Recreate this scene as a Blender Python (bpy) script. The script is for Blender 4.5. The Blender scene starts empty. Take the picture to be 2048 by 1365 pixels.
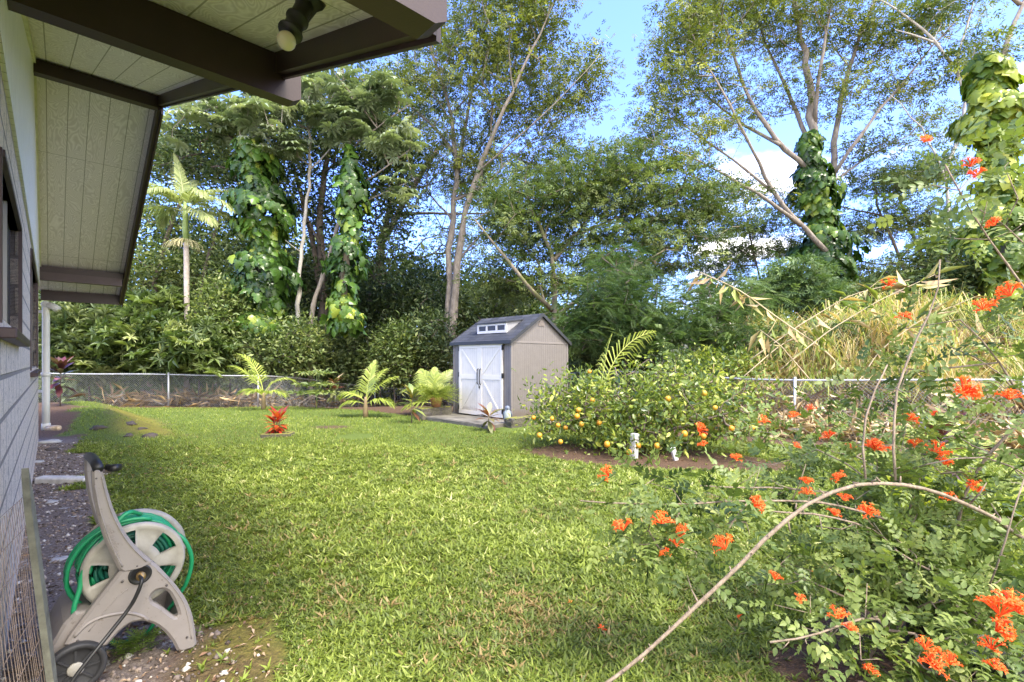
import bpy, math, random
import numpy as np
from mathutils import Vector, Matrix

# ------------------------------------------------------------------ camera, sky, sun
sc = bpy.context.scene
C = sc.collection
F, CX, HY, H = 967.0, 1024.0, 722.0, 1.5        # focal length in photo pixels, horizon row, eye height
cam = bpy.data.cameras.new('camera'); camo = bpy.data.objects.new('camera', cam); C.objects.link(camo)
cam.sensor_width = 36.0; cam.lens = 36 * F / 2048; cam.shift_y = (HY - 682.5) / 2048
cam.clip_start = 0.05; cam.clip_end = 3000
camo.location = (0, 0, H); camo.rotation_euler = (math.radians(90), 0, 0)
sc.camera = camo
SUN_EL, SUN_AZ = 60.0, 143.0                     # azimuth clockwise from +Y: high, behind and a little right
sun = bpy.data.lights.new('sun', 'SUN'); suno = bpy.data.objects.new('sun', sun); C.objects.link(suno)
sun.energy = 1.05; sun.angle = math.radians(15.0); sun.color = (1.0, 0.93, 0.80)
az, el = math.radians(SUN_AZ), math.radians(SUN_EL)
sdir = Vector((math.sin(az) * math.cos(el), math.cos(az) * math.cos(el), math.sin(el)))
suno.rotation_euler = sdir.to_track_quat('Z', 'Y').to_euler()
suno.location = (0, 0, 30)
w = bpy.data.worlds.new('World'); sc.world = w; w.use_nodes = True
nt = w.node_tree; nt.nodes.clear()
def wn(t, **k):
    n = nt.nodes.new(t)
    for a, b in k.items(): setattr(n, a, b)
    return n
out = wn('ShaderNodeOutputWorld'); bg = wn('ShaderNodeBackground'); sky = wn('ShaderNodeTexSky')
sky.sky_type = 'NISHITA'; sky.sun_disc = False; sky.sun_elevation = el; sky.sun_rotation = az
sky.air_density = 1.0; sky.dust_density = 0.6; sky.ozone_density = 2.0
bg.inputs['Strength'].default_value = 0.15
tc = wn('ShaderNodeTexCoord'); sep = wn('ShaderNodeSeparateXYZ'); nt.links.new(tc.outputs['Generated'], sep.inputs[0])
def wm(op, a, b=None, c=None):
    n = wn('ShaderNodeMath', operation=op)
    for i, v in enumerate((a, b, c)):
        if v is None: continue
        if isinstance(v, (int, float)): n.inputs[i].default_value = v
        else: nt.links.new(v, n.inputs[i])
    return n.outputs[0]
zz = wm('ADD', wm('MAXIMUM', sep.outputs[2], 0.0), 0.22)
comb = wn('ShaderNodeCombineXYZ')
nt.links.new(wm('DIVIDE', sep.outputs[0], zz), comb.inputs[0]); nt.links.new(wm('DIVIDE', sep.outputs[1], zz), comb.inputs[1])
noi = wn('ShaderNodeTexNoise'); noi.inputs['Scale'].default_value = 1.5; noi.inputs['Detail'].default_value = 9; noi.inputs['Roughness'].default_value = 0.55
nt.links.new(comb.outputs[0], noi.inputs['Vector'])
# clouds gather to the right of the clear blue gap and low over the trees
right = wm('MULTIPLY', wm('SUBTRACT', sep.outputs[0], 0.33), 0.75)
right = wm('MINIMUM', wm('MAXIMUM', right, -0.14), 0.035)
low = wm('MULTIPLY', wm('MAXIMUM', wm('SUBTRACT', 0.17, sep.outputs[2]), 0.0), 0.6)
# unseen bright cloud added behind the camera and overhead for neutral fill light
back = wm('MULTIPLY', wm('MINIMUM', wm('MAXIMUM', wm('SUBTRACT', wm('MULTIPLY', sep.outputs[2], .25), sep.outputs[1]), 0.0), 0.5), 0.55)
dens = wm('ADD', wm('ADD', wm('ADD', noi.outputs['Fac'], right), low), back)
ramp = wn('ShaderNodeMapRange'); ramp.inputs['From Min'].default_value = 0.56; ramp.inputs['From Max'].default_value = 0.70
ramp.interpolation_type = 'SMOOTHSTEP'
nt.links.new(dens, ramp.inputs['Value'])
mix = wn('ShaderNodeMix', data_type='RGBA'); nt.links.new(ramp.outputs['Result'], mix.inputs['Factor'])
tintn = wn('ShaderNodeMix', data_type='RGBA', blend_type='MULTIPLY'); tintn.inputs['Factor'].default_value = 1.0
nt.links.new(sky.outputs[0], tintn.inputs['A']); tintn.inputs['B'].default_value = (0.42, 0.47, 0.78, 1)
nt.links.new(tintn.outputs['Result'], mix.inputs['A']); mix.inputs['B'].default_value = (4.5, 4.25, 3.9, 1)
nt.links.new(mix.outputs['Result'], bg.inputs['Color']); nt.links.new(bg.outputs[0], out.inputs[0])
vs = sc.view_settings
vs.view_transform = 'Standard'; vs.look = 'None'; vs.gamma = 1; vs.use_curve_mapping = False; vs.exposure = 2.92
sc.cycles.max_bounces = 6; sc.cycles.diffuse_bounces = 4; sc.cycles.transmission_bounces = 6; sc.cycles.transparent_max_bounces = 8
sc.cycles.caustics_reflective = False; sc.cycles.caustics_refractive = False
sc.cycles.use_denoising = True

rng = np.random.default_rng(7)
random.seed(7)

# ------------------------------------------------------------------ helpers
def at(px, py, D):
    return np.array([(px - CX) / F * D, D, H - (py - HY) / F * D])

def sst(a, b, x):
    t = np.clip((x - a) / (b - a), 0, 1); return t * t * (3 - 2 * t)

WU = np.array([-0.6898, 0.7240]); WW = np.array([0.7240, 0.6898]); WD = 0.17      # along the house wall, away from it
FR = [(-30, 13.5), (-17, 16.6), (-12.5, 17.6), (-9.5, 18.1), (-8.0, 21.9), (-6.8, 24.0), (-4.0, 24.4), (0.5, 19.0),
      (3.2, 14.5), (5.1, 12.0), (6.26, 10.7), (8.0, 9.6), (9.42, 8.9), (14, 7.2), (30, 3.0)]   # fence line on plan
RF = np.array(FR[8:], float)
def past_fence(X, Y):
    """distance behind the right-hand fence (positive beyond it)"""
    X = np.asarray(X, float); Y = np.asarray(Y, float)
    best = np.full(X.shape, 1e9); sg = np.ones(X.shape)
    for (x0, y0), (x1, y1) in zip(RF[:-1], RF[1:]):
        dx, dy = x1 - x0, y1 - y0; L2 = dx * dx + dy * dy
        t = np.clip(((X - x0) * dx + (Y - y0) * dy) / L2, 0, 1)
        d = np.hypot(X - x0 - t * dx, Y - y0 - t * dy)
        s = np.sign(dx * (Y - y0) - dy * (X - x0))
        m = d < best; best = np.where(m, d, best); sg = np.where(m, s, sg)
    return best * sg
def gz(X, Y):
    X = np.asarray(X, float); Y = np.asarray(Y, float)
    z = -0.0085 * np.clip(Y - 13, 0, 12) ** 2
    a_ = (X + 8.2) * .724 + (Y - 10.4) * .69      # a turfed bank with a clear shoulder by the house corner
    z = z + 0.42 * sst(.75, -.55, a_) * sst(9.3, 10.6, Y) * sst(15.5, 12.2, Y) * sst(-16, -12.5, X)
    z = z + 0.012 * np.sin(X * 1.3 + Y * .7) + 0.015 * np.sin(X * .5 - Y * .9)
    pf = past_fence(X, Y)
    z = z + (1.75 * sst(.2, 4.5, pf) + .5 * sst(4, 9, pf)) * sst(4.0, 7.5, X) * sst(60, 30, Y) - .1 * sst(3, 6, X) * sst(8, 11, Y)
    return z
def g1(x, y): return float(gz(x, y))

def mk(name, V, Fc, mat=None, parent=None, smooth=False, attrs=None, loc=None, fmats=None):
    """one mesh object; Fc: (n,k) array or list of tuples"""
    me = bpy.data.meshes.new(name)
    V = np.asarray(V, np.float32)
    if isinstance(Fc, np.ndarray):
        n, k = Fc.shape
        me.vertices.add(len(V)); me.vertices.foreach_set('co', V.ravel())
        me.loops.add(n * k); me.loops.foreach_set('vertex_index', Fc.astype(np.int32).ravel())
        me.polygons.add(n); me.polygons.foreach_set('loop_start', np.arange(0, n * k, k, dtype=np.int32))
        me.update(calc_edges=True)
    else:
        me.from_pydata([tuple(map(float, v)) for v in V], [], [tuple(int(i) for i in f) for f in Fc])
        me.update()
    if attrs:
        for an, av in attrs.items():
            a = me.attributes.new(an, 'FLOAT', 'POINT'); a.data.foreach_set('value', np.asarray(av, np.float32))
    if mat:
        for m in (mat if isinstance(mat, (list, tuple)) else [mat]): me.materials.append(m)
    if fmats is not None: me.polygons.foreach_set('material_index', np.asarray(fmats, np.int32))
    if smooth: me.polygons.foreach_set('use_smooth', np.ones(len(me.polygons), bool))
    o = bpy.data.objects.new(name, me); C.objects.link(o)
    if parent: o.parent = parent
    if loc is not None: o.location = loc
    return o
def tag(o, label=None, cat=None, group=None, kind=None):
    if label: o['label'] = label
    if cat: o['category'] = cat
    if group: o['group'] = group
    if kind: o['kind'] = kind
    return o
def empty(name, loc, label, cat, group=None, rz=0):
    o = bpy.data.objects.new(name, None); C.objects.link(o); o.location = loc; o.rotation_euler = (0, 0, rz)
    o.empty_display_size = .2
    return tag(o, label, cat, group)

class MB:
    """collects shapes for one mesh"""
    def __init__(s): s.V = []; s.F = []; s.n = 0; s.T = []
    def add(s, V, Fc, tint=None):
        V = np.asarray(V, float).reshape(-1, 3)
        s.V.append(V); s.F += [tuple(int(i) + s.n for i in f) for f in Fc]; s.n += len(V)
        s.T.append(np.full(len(V), .5 if tint is None else tint)); return s
    def box(s, x0, x1, y0, y1, z0, z1, M=None, c=0.0):
        if c <= 0:
            V = [(x, y, z) for z in (z0, z1) for y in (y0, y1) for x in (x0, x1)]
            Fs = [(0, 2, 3, 1), (4, 5, 7, 6), (0, 1, 5, 4), (2, 6, 7, 3), (0, 4, 6, 2), (1, 3, 7, 5)]
        else:   # chamfered box
            V = []; 
            for z, i in ((z0, c), (z0 + c, 0), (z1 - c, 0), (z1, c)):
                V += [(x0 + i + c * (i == 0), y0 + i, z), (x1 - i - c * (i == 0), y0 + i, z), (x1 - i, y0 + i + c * (i == 0), z), (x1 - i, y1 - i - c * (i == 0), z),
                      (x1 - i - c * (i == 0), y1 - i, z), (x0 + i + c * (i == 0), y1 - i, z), (x0 + i, y1 - i - c * (i == 0), z), (x0 + i, y0 + i + c * (i == 0), z)]
            Fs = [tuple(range(7, -1, -1)), tuple(range(24, 32))]
            for l in range(3):
                for k in range(8): Fs.append((l * 8 + k, l * 8 + (k + 1) % 8, l * 8 + 8 + (k + 1) % 8, l * 8 + 8 + k))
        V = np.array(V, float)
        if M is not None: V = (np.asarray(M.to_3x3()) @ V.T).T + np.array(M.translation)
        return s.add(V, Fs)
    def hexa(s, P):        # eight corners: bottom 4, top 4
        return s.add(P, [(3, 2, 1, 0), (4, 5, 6, 7), (0, 1, 5, 4), (1, 2, 6, 5), (2, 3, 7, 6), (3, 0, 4, 7)])
    def tube(s, P, r, n=6, cap=True, flat=1.0):
        P = np.asarray(P, float); k = len(P)
        r = np.full(k, r, float) if np.isscalar(r) else np.asarray(r, float)
        T = np.gradient(P, axis=0); T /= np.linalg.norm(T, axis=1)[:, None] + 1e-9
        ref = np.array([0, 0, 1.0]) if abs(T[:, 2]).mean() < .8 else np.array([1.0, 0, 0])
        A = np.cross(T, ref); A /= np.linalg.norm(A, axis=1)[:, None] + 1e-9
        B = np.cross(T, A)
        th = np.arange(n) * 2 * math.pi / n
        V = P[:, None, :] + r[:, None, None] * (np.cos(th)[None, :, None] * A[:, None, :] + flat * np.sin(th)[None, :, None] * B[:, None, :])
        Fs = []
        for i in range(k - 1):
            for j in range(n):
                a = i * n + j; b = i * n + (j + 1) % n
                Fs.append((a, b, b + n, a + n))
        if cap: Fs.append(tuple(range(n - 1, -1, -1))); Fs.append(tuple(range((k - 1) * n, k * n)))
        return s.add(V.reshape(-1, 3), Fs)
    def lathe(s, prof, n=16, M=None):
        V = []; Fs = []
        for (r, z) in prof:
            for j in range(n): V.append((r * math.cos(2 * math.pi * j / n), r * math.sin(2 * math.pi * j / n), z))
        for i in range(len(prof) - 1):
            for j in range(n):
                a = i * n + j; b = i * n + (j + 1) % n
                Fs.append((a, b, b + n, a + n))
        Fs.append(tuple(range(n - 1, -1, -1))); Fs.append(tuple(range((len(prof) - 1) * n, len(prof) * n)))
        V = np.array(V)
        if M is not None: V = (np.asarray(M.to_3x3()) @ V.T).T + np.array(M.translation)
        return s.add(V, Fs)
    def obj(s, name, mat, parent=None, smooth=False, loc=None, off=None, tint=False):
        V = np.concatenate(s.V) if s.V else np.zeros((0, 3))
        if off is not None: V = V - np.asarray(off)
        return mk(name, V, s.F, mat, parent, smooth, {'tint': np.concatenate(s.T)} if tint else None, loc)

# ---- materials
def M_new(name):
    m = bpy.data.materials.new(name); m.use_nodes = True
    return m, m.node_tree, m.node_tree.nodes['Principled BSDF']
def nd(t, typ, **k):
    n = t.nodes.new(typ)
    for a, b in k.items(): setattr(n, a, b)
    return n
def col4(c): return (c[0], c[1], c[2], 1)
def noise(t, scale, detail=4, rough=.6, vec=None, dist=0):
    n = nd(t, 'ShaderNodeTexNoise'); n.inputs['Scale'].default_value = scale; n.inputs['Detail'].default_value = detail
    n.inputs['Roughness'].default_value = rough; n.inputs['Distortion'].default_value = dist
    if vec is None:
        c = nd(t, 'ShaderNodeTexCoord'); vec = c.outputs['Object']
    t.links.new(vec, n.inputs['Vector']); return n.outputs['Fac']
def rampc(t, fac, stops):
    r = nd(t, 'ShaderNodeValToRGB'); t.links.new(fac, r.inputs[0]); e = r.color_ramp.elements
    while len(e) < len(stops): e.new(.5)
    for i, (p, c) in enumerate(stops): e[i].position = p; e[i].color = col4(c)
    return r.outputs[0]
def mixc(t, fac, a, b, mode='MIX'):
    m = nd(t, 'ShaderNodeMix', data_type='RGBA', blend_type=mode)
    for k, v in (('Factor', fac), ('A', a), ('B', b)):
        if isinstance(v, (tuple, list)): m.inputs[k].default_value = col4(v)
        elif isinstance(v, (int, float)): m.inputs[k].default_value = v
        else: t.links.new(v, m.inputs[k])
    return m.outputs['Result']
def mth(t, op, a, b=None, c=None):
    n = nd(t, 'ShaderNodeMath', operation=op)
    for i, v in enumerate((a, b, c)):
        if v is None: continue
        if isinstance(v, (int, float)): n.inputs[i].default_value = v
        else: t.links.new(v, n.inputs[i])
    return n.outputs[0]
def bump(t, p, h, strength=.3, dist=.01):
    b = nd(t, 'ShaderNodeBump'); b.inputs['Strength'].default_value = strength; b.inputs['Distance'].default_value = dist
    t.links.new(h, b.inputs['Height']); t.links.new(b.outputs[0], p.inputs['Normal'])
def simple(name, c, rough=.6, metal=0, var=.15, scale=6, bmp=0, bscale=60):
    m, t, p = M_new(name)
    d = tuple(max(0, x * (1 - var)) for x in c); l = tuple(x * (1 + var) for x in c)
    t.links.new(rampc(t, noise(t, scale, 6), [(.3, d), (.7, l)]), p.inputs['Base Color'])
    p.inputs['Roughness'].default_value = rough; p.inputs['Metallic'].default_value = metal
    if bmp: bump(t, p, noise(t, bscale, 3), bmp, .004)
    return m
def leafmat(name, stops, trans=.3, rough=.45, spec=.5):
    m, t, p = M_new(name)
    a = nd(t, 'ShaderNodeAttribute', attribute_name='tint')
    c = rampc(t, a.outputs['Fac'], stops)
    t.links.new(c, p.inputs['Base Color']); p.inputs['Roughness'].default_value = rough
    p.inputs['Specular IOR Level'].default_value = spec
    if trans > 0:
        tr = nd(t, 'ShaderNodeBsdfTranslucent')
        tc_ = mixc(t, 1.0, c, (1.5, 1.6, .7), 'MULTIPLY'); t.links.new(tc_, tr.inputs['Color'])
        mx = nd(t, 'ShaderNodeMixShader'); mx.inputs[0].default_value = trans
        t.links.new(p.outputs[0], mx.inputs[1]); t.links.new(tr.outputs[0], mx.inputs[2])
        t.links.new(mx.outputs[0], t.nodes['Material Output'].inputs['Surface'])
    return m
def bark(name, a, b, moss=None, scale=9):
    m, t, p = M_new(name)
    co = nd(t, 'ShaderNodeTexCoord'); mp = nd(t, 'ShaderNodeMapping'); mp.inputs['Scale'].default_value = (1, 1, .35)
    t.links.new(co.outputs['Object'], mp.inputs[0])
    n = noise(t, scale, 8, .7, mp.outputs[0]); c = rampc(t, n, [(.32, a), (.66, b)])
    if moss:
        c = mixc(t, mth(t, 'MULTIPLY', mth(t, 'GREATER_THAN', noise(t, 3.0, 6), .53), .8), c, moss)
    t.links.new(c, p.inputs['Base Color']); p.inputs['Roughness'].default_value = .9
    bump(t, p, n, .6, .02); return m

# ---- leaves: templates scattered with numpy
def tmpl(parts):
    V = []; Fs = []; n = 0
    for v, f in parts: V.append(np.asarray(v, float)); Fs.append(np.asarray(f, int) + n); n += len(v)
    return np.concatenate(V), np.concatenate(Fs)
def kite(w=.4, L=1.0, fold=.08, droop=.08, a=0.0, o=(0, 0, 0), up=0.0, mid=.42):
    """folded leaf from o, pointing at angle a in the XY plane (0 = +Y)"""
    V = np.array([(0, 0, 0), (-w / 2, mid, fold), (0, 1, -droop), (w / 2, mid, fold)], float) * L
    V[:, 2] += up * V[:, 1]
    c, s = math.cos(a), math.sin(a)
    V = np.stack([V[:, 0] * c - V[:, 1] * s, V[:, 0] * s + V[:, 1] * c, V[:, 2]], 1) + np.array(o)
    return V, [(0, 2, 1), (0, 3, 2)]
K1 = tmpl([kite(.42)])
OVAL = tmpl([([(0, 0, 0), (-.17, .22, .05), (-.21, .5, .06), (-.11, .8, .02), (0, 1, -.08), (.11, .8, .02), (.21, .5, .06), (.17, .22, .05), (0, .5, 0)],
              [(0, 8, 1), (1, 8, 2), (2, 8, 3), (3, 8, 4), (4, 8, 5), (5, 8, 6), (6, 8, 7), (7, 8, 0)])])
def pinnate(n=5, lw=.34, ll=.36, term=True, droop=.25):
    parts = []
    for i in range(n):
        y = .12 + .8 * i / n; z = -droop * y * y
        for sg in (-1, 1):
            parts.append(kite(lw, ll * (1 - .25 * abs(i / n - .45)), .06, .12, sg * 1.05, (0, y, z)))
    if term: parts.append(kite(lw, ll, .06, .15, 0, (0, .9, -droop * .8)))
    return tmpl(parts)
PIN = pinnate()
SPRAY = tmpl([kite(.34, .62, .05, .14, a, (0, y, -.15 * y * y)) for y, a in ((.05, 1.1), (.1, -1.1), (.4, .75), (.45, -.75), (.6, 0))])
WHORL = tmpl([kite(.27, 1.0, .07, .35, a, (0, 0, 0), up) for a, up in
              [(i * 2 * math.pi / 9 + .2 * (i % 3), .25 + .35 * (i % 2)) for i in range(9)]])
UMB = tmpl([kite(.34, 1.0, .06, .22, i * 2 * math.pi / 9, (0, 0, 0), -.10, .6) for i in range(9)])
def heart():
    out_ = [(0, 0), (-.22, -.12), (-.44, .0), (-.30, .24), (-.47, .34), (-.24, .52), (-.34, .66), (0, 1.0), (.16, .80), (.36, .56), (.22, .44), (.47, .28), (.42, .02), (.22, -.12)]
    V = [(x * 1.05, y, -.3 * abs(x) - .25 * y * y) for x, y in out_] + [(0, .35, .05)]
    return tmpl([(V, [(14, (i + 1) % 14, i) for i in range(14)])])
HEART = heart()
def blade(b, L=1.0, w=.09, lean=.35, curl=.25):
    c, s = math.cos(b), math.sin(b)
    P = [(0, 0, 0, w * .8), (0, lean * .45 * L, .52 * L, w), (0, (lean + curl) * L, .82 * L, 0)]
    V = []
    for x, y, z, ww in P:
        if ww: V += [(-ww / 2, y, z), (ww / 2, y, z)]
        else: V += [(0, y, z)]
    V = np.array(V); V = np.stack([V[:, 0] * c - V[:, 1] * s, V[:, 0] * s + V[:, 1] * c, V[:, 2]], 1)
    return V, [(0, 1, 3), (0, 3, 2), (2, 3, 4)]

def unit(v): return v / (np.linalg.norm(v, axis=-1, keepdims=True) + 1e-9)
def scatter(T, pos, d, nrm, scale, tint):
    """copies of a leaf template: +Y along d, +Z about nrm"""
    tv, tf = T; pos = np.asarray(pos, float); N = len(pos)
    y = unit(d); x = unit(np.cross(y, nrm)); z = np.cross(x, y)
    s = np.broadcast_to(np.asarray(scale, float), (N,))
    V = (x[:, None, :] * tv[None, :, 0, None] + y[:, None, :] * tv[None, :, 1, None] + z[:, None, :] * tv[None, :, 2, None]) * s[:, None, None] + pos[:, None, :]
    Fs = (tf[None] + (np.arange(N) * len(tv))[:, None, None]).reshape(-1, 3)
    tt = np.repeat(np.clip(tint, 0, 1), len(tv))
    return V.reshape(-1, 3), Fs, tt
def merge(L):
    V = []; Fs = []; T = []; n = 0
    for v, f, t in L: V.append(v); Fs.append(f + n); T.append(t); n += len(v)
    return np.concatenate(V), np.concatenate(Fs), np.concatenate(T)
def rdir(N, zb=0.0, zs=1.0):
    v = rng.normal(size=(N, 3)); v[:, 2] = v[:, 2] * zs + zb; return unit(v)

def ell(c, r, n, p=.45):
    """points inside an ellipsoid, thicker towards its skin"""
    v = unit(rng.normal(size=(n, 3))) * (rng.random(n) ** p)[:, None]
    return np.asarray(c) + v * np.asarray(r)
def grow(mb, limbs, targets, k=.3, step=.5, rtip=.007, jit=.12, arch=.1, sides=4, power=.45, rmax=.05):
    """main limbs plus branches that reach every target from the nearest wood"""
    NP = []; PL = []; CAP = []; PAR = []
    for pts, r0, r1 in limbs:
        pts = np.asarray(pts, float); seg = np.linalg.norm(np.diff(pts, axis=0), axis=1); cum = np.r_[0, np.cumsum(seg)]
        m = max(3, int(cum[-1] / step) + 1); u = np.linspace(0, cum[-1], m)
        # smooth through the points
        Q = np.stack([np.interp(u, cum, pts[:, i]) for i in range(3)], 1)
        for _ in range(2): Q[1:-1] = .25 * Q[:-2] + .5 * Q[1:-1] + .25 * Q[2:]
        Q[1:-1] += rng.normal(size=(m - 2, 3)) * r0 * .2
        rr = (r0 + (r1 - r0) * (u / cum[-1]) ** .8) * (1 + .07 * rng.normal(size=m)).clip(.88, 1.2)
        mb.tube(Q, rr, 10 if r0 > .15 else (8 if r0 > .06 else 5))
        base = PL[int(np.argmin(np.linalg.norm(np.array(NP) - Q[0], axis=1)))] if NP else 0.0
        s0 = int(m * .25) if not NP else 1
        for i in range(s0, m): NP.append(Q[i]); PL.append(base + u[i]); CAP.append(rr[i]); PAR.append(-1)
    NP = list(NP); brs = []
    A = np.zeros((len(NP) + len(targets) * 12, 3)); A[:len(NP)] = NP; n = len(NP)
    P_ = np.zeros(len(A)); P_[:n] = PL; cap = np.zeros(len(A)); cap[:n] = CAP; par = np.full(len(A), -1); cnt = np.zeros(len(A))
    nl = n
    d0 = np.array([np.min(np.linalg.norm(A[:nl] - t, axis=1)) for t in targets]); order = np.argsort(d0)
    for ti in order:
        t = targets[ti]; dv = t - A[:n]; dist = np.linalg.norm(dv, axis=1)
        cost = dist + k * P_[:n] * .3 + np.where(dv[:, 2] < 0, -dv[:, 2] * .4, 0)
        a = int(np.argmin(cost)); L = dist[a]; m = max(1, min(10, int(L / step)))
        p0 = A[a]; ids = [a]
        off = rng.normal(size=3) * jit * L; 
        for i in range(1, m + 1):
            u = i / m; q = p0 + (t - p0) * u + off * math.sin(math.pi * u) * .5; q[2] += arch * L * math.sin(math.pi * u) * .5
            A[n] = q; P_[n] = P_[a] + L * u; par[n] = ids[-1]; ids.append(n); n += 1
        brs.append(ids)
    for ids in brs:
        pass
    # count tips carried by each node
    tips = [ids[-1] for ids in brs]
    for tnode in tips:
        q = tnode
        while q >= 0: cnt[q] += 1; q = par[q]
    for ids in brs:
        r = np.minimum(rtip * np.maximum(cnt[ids], 1) ** power, rmax); r[0] = min(r[1] * 1.15, max(cap[ids[0]], r[1]) if cap[ids[0]] > 0 else r[1] * 1.15)
        mb.tube(A[ids], r, sides if r[0] < .03 else 5, cap=False)

def clumps(T, targets, n, spread, size, flat=.35, zb=0., zs=.5, up=.8, tv=.5, sv=.3, tb=.5):
    """n leaves round each target"""
    targets = np.asarray(targets, float); N = len(targets) * n
    c = np.repeat(targets, n, 0); g = rng.normal(size=(N, 3)) * spread; g[:, 2] *= flat
    pos = c + g
    d = rdir(N, zb, zs) * .7 + unit(g) * .6
    nr = rdir(N, up * 2, 1)
    ct = np.repeat(rng.normal(size=len(targets)) * .22 * tv * 2 + tb, n)
    tint = ct + rng.normal(size=N) * .14
    return scatter(T, pos, d, nr, size * (1 + sv * rng.normal(size=N)).clip(.4, 1.8), tint)

def P3(L): return [at(*q) for q in L]
def crown_targets(E):
    out_ = []
    for (px, py, rx, ry, D, rd, n) in E:
        c = at(px, py, D); out_.append(ell(c, (rx * D / F, rd, ry * D / F), n))
    return np.concatenate(out_)
def make_tree(name, label, cat, limbs, E, T, lm, bm_, n=40, spread=.5, size=.25, flat=.35, k=.3, step=.6, group=None,
              rtip=.008, zb=0, zs=.5, up=.8, extra=None, arch=.1, sv=.3, crown='crown', rmax=.06, tb=.5, sink=.15):
    L3 = [([at(*q) for q in pts], r0, r1) for pts, r0, r1 in limbs]
    b = L3[0][0][0].copy(); zg = g1(b[0], b[1])
    if b[2] > zg - .05:
        L3[0][0].insert(0, np.array([b[0], b[1], zg - sink]))
    else: L3[0][0][0][2] = zg - sink
    base = np.array([b[0], b[1], zg])
    root = empty(name, base, label, cat, group)
    tg = crown_targets(E)
    zmin = gz(tg[:, 0], tg[:, 1]) + .15; tg[:, 2] = np.maximum(tg[:, 2], zmin)
    mb = MB(); grow(mb, L3, tg, k=k, step=step, rtip=rtip, arch=arch, rmax=rmax)
    mb.obj('trunk', bm_, root, smooth=True, off=base)
    V, Fs, tt = clumps(T, tg, n, spread, size, flat, zb, zs, up, sv=sv, tb=tb)
    mk(crown, V - base, Fs, lm, root, attrs={'tint': tt})
    if extra: extra(root, base, L3)
    return root
# ------------------------------------------------------------------ ground
def inpoly(X, Y, poly):
    X = np.asarray(X); Y = np.asarray(Y); ins = np.zeros(X.shape, bool); n = len(poly)
    for i in range(n):
        x0, y0 = poly[i]; x1, y1 = poly[(i + 1) % n]
        c = ((y0 > Y) != (y1 > Y)) & (X < (x1 - x0) * (Y - y0) / (y1 - y0 + 1e-12) + x0)
        ins ^= c
    return ins
LAWN = [(-2.2, -3), (-1.9, 1.3), (-1.25, 2.0), (-1.35, 2.6), (-2.5, 3.3), (-4.35, 5.0), (-6.0, 6.9), (-7.9, 8.9), (-9.2, 10.2), (-12, 13.2), (-22, 14.2), (-17, 15.8),
        (-12.5, 16.7), (-10, 17.2), (-7.6, 17.0), (-5.0, 15.2), (-2.6, 13.4), (-2.1, 12.5), (1.2, 13.6), (2.0, 12.4), (3.3, 9.6),
        (4.9, 8.5), (7.0, 7.4), (10, 6.0), (12, 4.0), (12, -3)]
def wn2(X, Y, s, sd):      # cheap smooth noise
    r = np.random.default_rng(sd); z = 0
    for k in range(5):
        a = r.random() * 6.28; f = s * (1.5 ** k) ; z = z + np.sin((X * math.cos(a) + Y * math.sin(a)) * f + r.random() * 6.28 + 1.3 * np.sin((X * math.sin(a) - Y * math.cos(a)) * f * .7)) / (1.25 ** k)
    return z / 2.4
def wcoord(X, Y): return X * WW[0] + Y * WW[1] + WD       # distance out from the house wall
BED = (2.1, 7.55)
def bedd(X, Y):
    a, b = X - BED[0], Y - BED[1]; u = a * .92 - b * .39; v = a * .39 + b * .92
    return np.hypot(u / 1.95, v / .95)
def honey(X, Y): return np.hypot((X - 2.1) / .95, (Y - 2.35) / .7)
def cover(X, Y):
    """0..1 grass cover"""
    n = wn2(X, Y, 2.6, 3) * .22
    ins = inpoly(X + n * .8, Y + n * .8, LAWN).astype(float)
    ins *= sst(.95, 1.1, bedd(X, Y) + n * .25)
    ins *= sst(.78, 1.1, honey(X, Y) + n * .5)
    ins *= 1 - .9 * sst(.45, .2, np.hypot((X + 4.0) / 1.3, (Y - 10.8) / .9) + n * .3)      # worn brown patch
    ins *= 1 - sst(.75, .55, np.hypot((X + 1.45) / .62, (Y - 2.3) / .6) + n * .6)          # bare soil by the reel
    a_ = (X + 8.2) * .724 + (Y - 10.4) * .69; ins *= 1 - 1.0 * np.exp(-((a_ - .20 + .7 * n) / .50) ** 4) * sst(9.3, 9.9, Y) * sst(13.2, 12.0, Y)
    return ins
ax = np.unique(np.concatenate([np.linspace(-400, -40, 12), np.linspace(-40, -14, 53), np.linspace(-14, 14, 281), np.linspace(14, 40, 53), np.linspace(40, 400, 12)]))
ay = np.unique(np.concatenate([np.linspace(-60, -3, 12), np.linspace(-3, 20, 231), np.linspace(20, 45, 51), np.linspace(45, 600, 16)]))
GX, GY = np.meshgrid(ax, ay); GZ = gz(GX, GY)
pf = past_fence(GX, GY); cov = cover(GX, GY)
GZ = GZ + .03 * cov * 0
wc = wcoord(GX, GY); wsn = wc + wn2(GX, GY, 3, 8) * .25
gravel = sst(.80, .5, wsn) * sst(9.6, 8.8, GY) * (cov < .5)
straw = sst(-1.6, -.6, pf + wn2(GX, GY, 2, 5) * .4) * (1 - cov) * (GX > 1.5)
moss = sst(.5, .1, np.abs(wsn - 1.15)) * sst(10.5, 9, GY) * .8 + 1.6 * np.exp(-(((GX + 8.2) * .724 + (GY - 10.4) * .69 - .25) / .5) ** 2) * sst(8.8, 9.6, GY) * sst(13.6, 12.4, GY)
nx, ny = len(ax), len(ay)
idx = np.arange(nx * ny).reshape(ny, nx)
Fq = np.stack([idx[:-1, :-1], idx[:-1, 1:], idx[1:, 1:], idx[1:, :-1]], -1).reshape(-1, 4)
m, t, p = M_new('ground')
def att(t, n): return nd(t, 'ShaderNodeAttribute', attribute_name=n).outputs['Fac']
fine = noise(t, 38, 6, .7); mid = noise(t, 5, 5, .6); big = noise(t, .8, 4)
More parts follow.
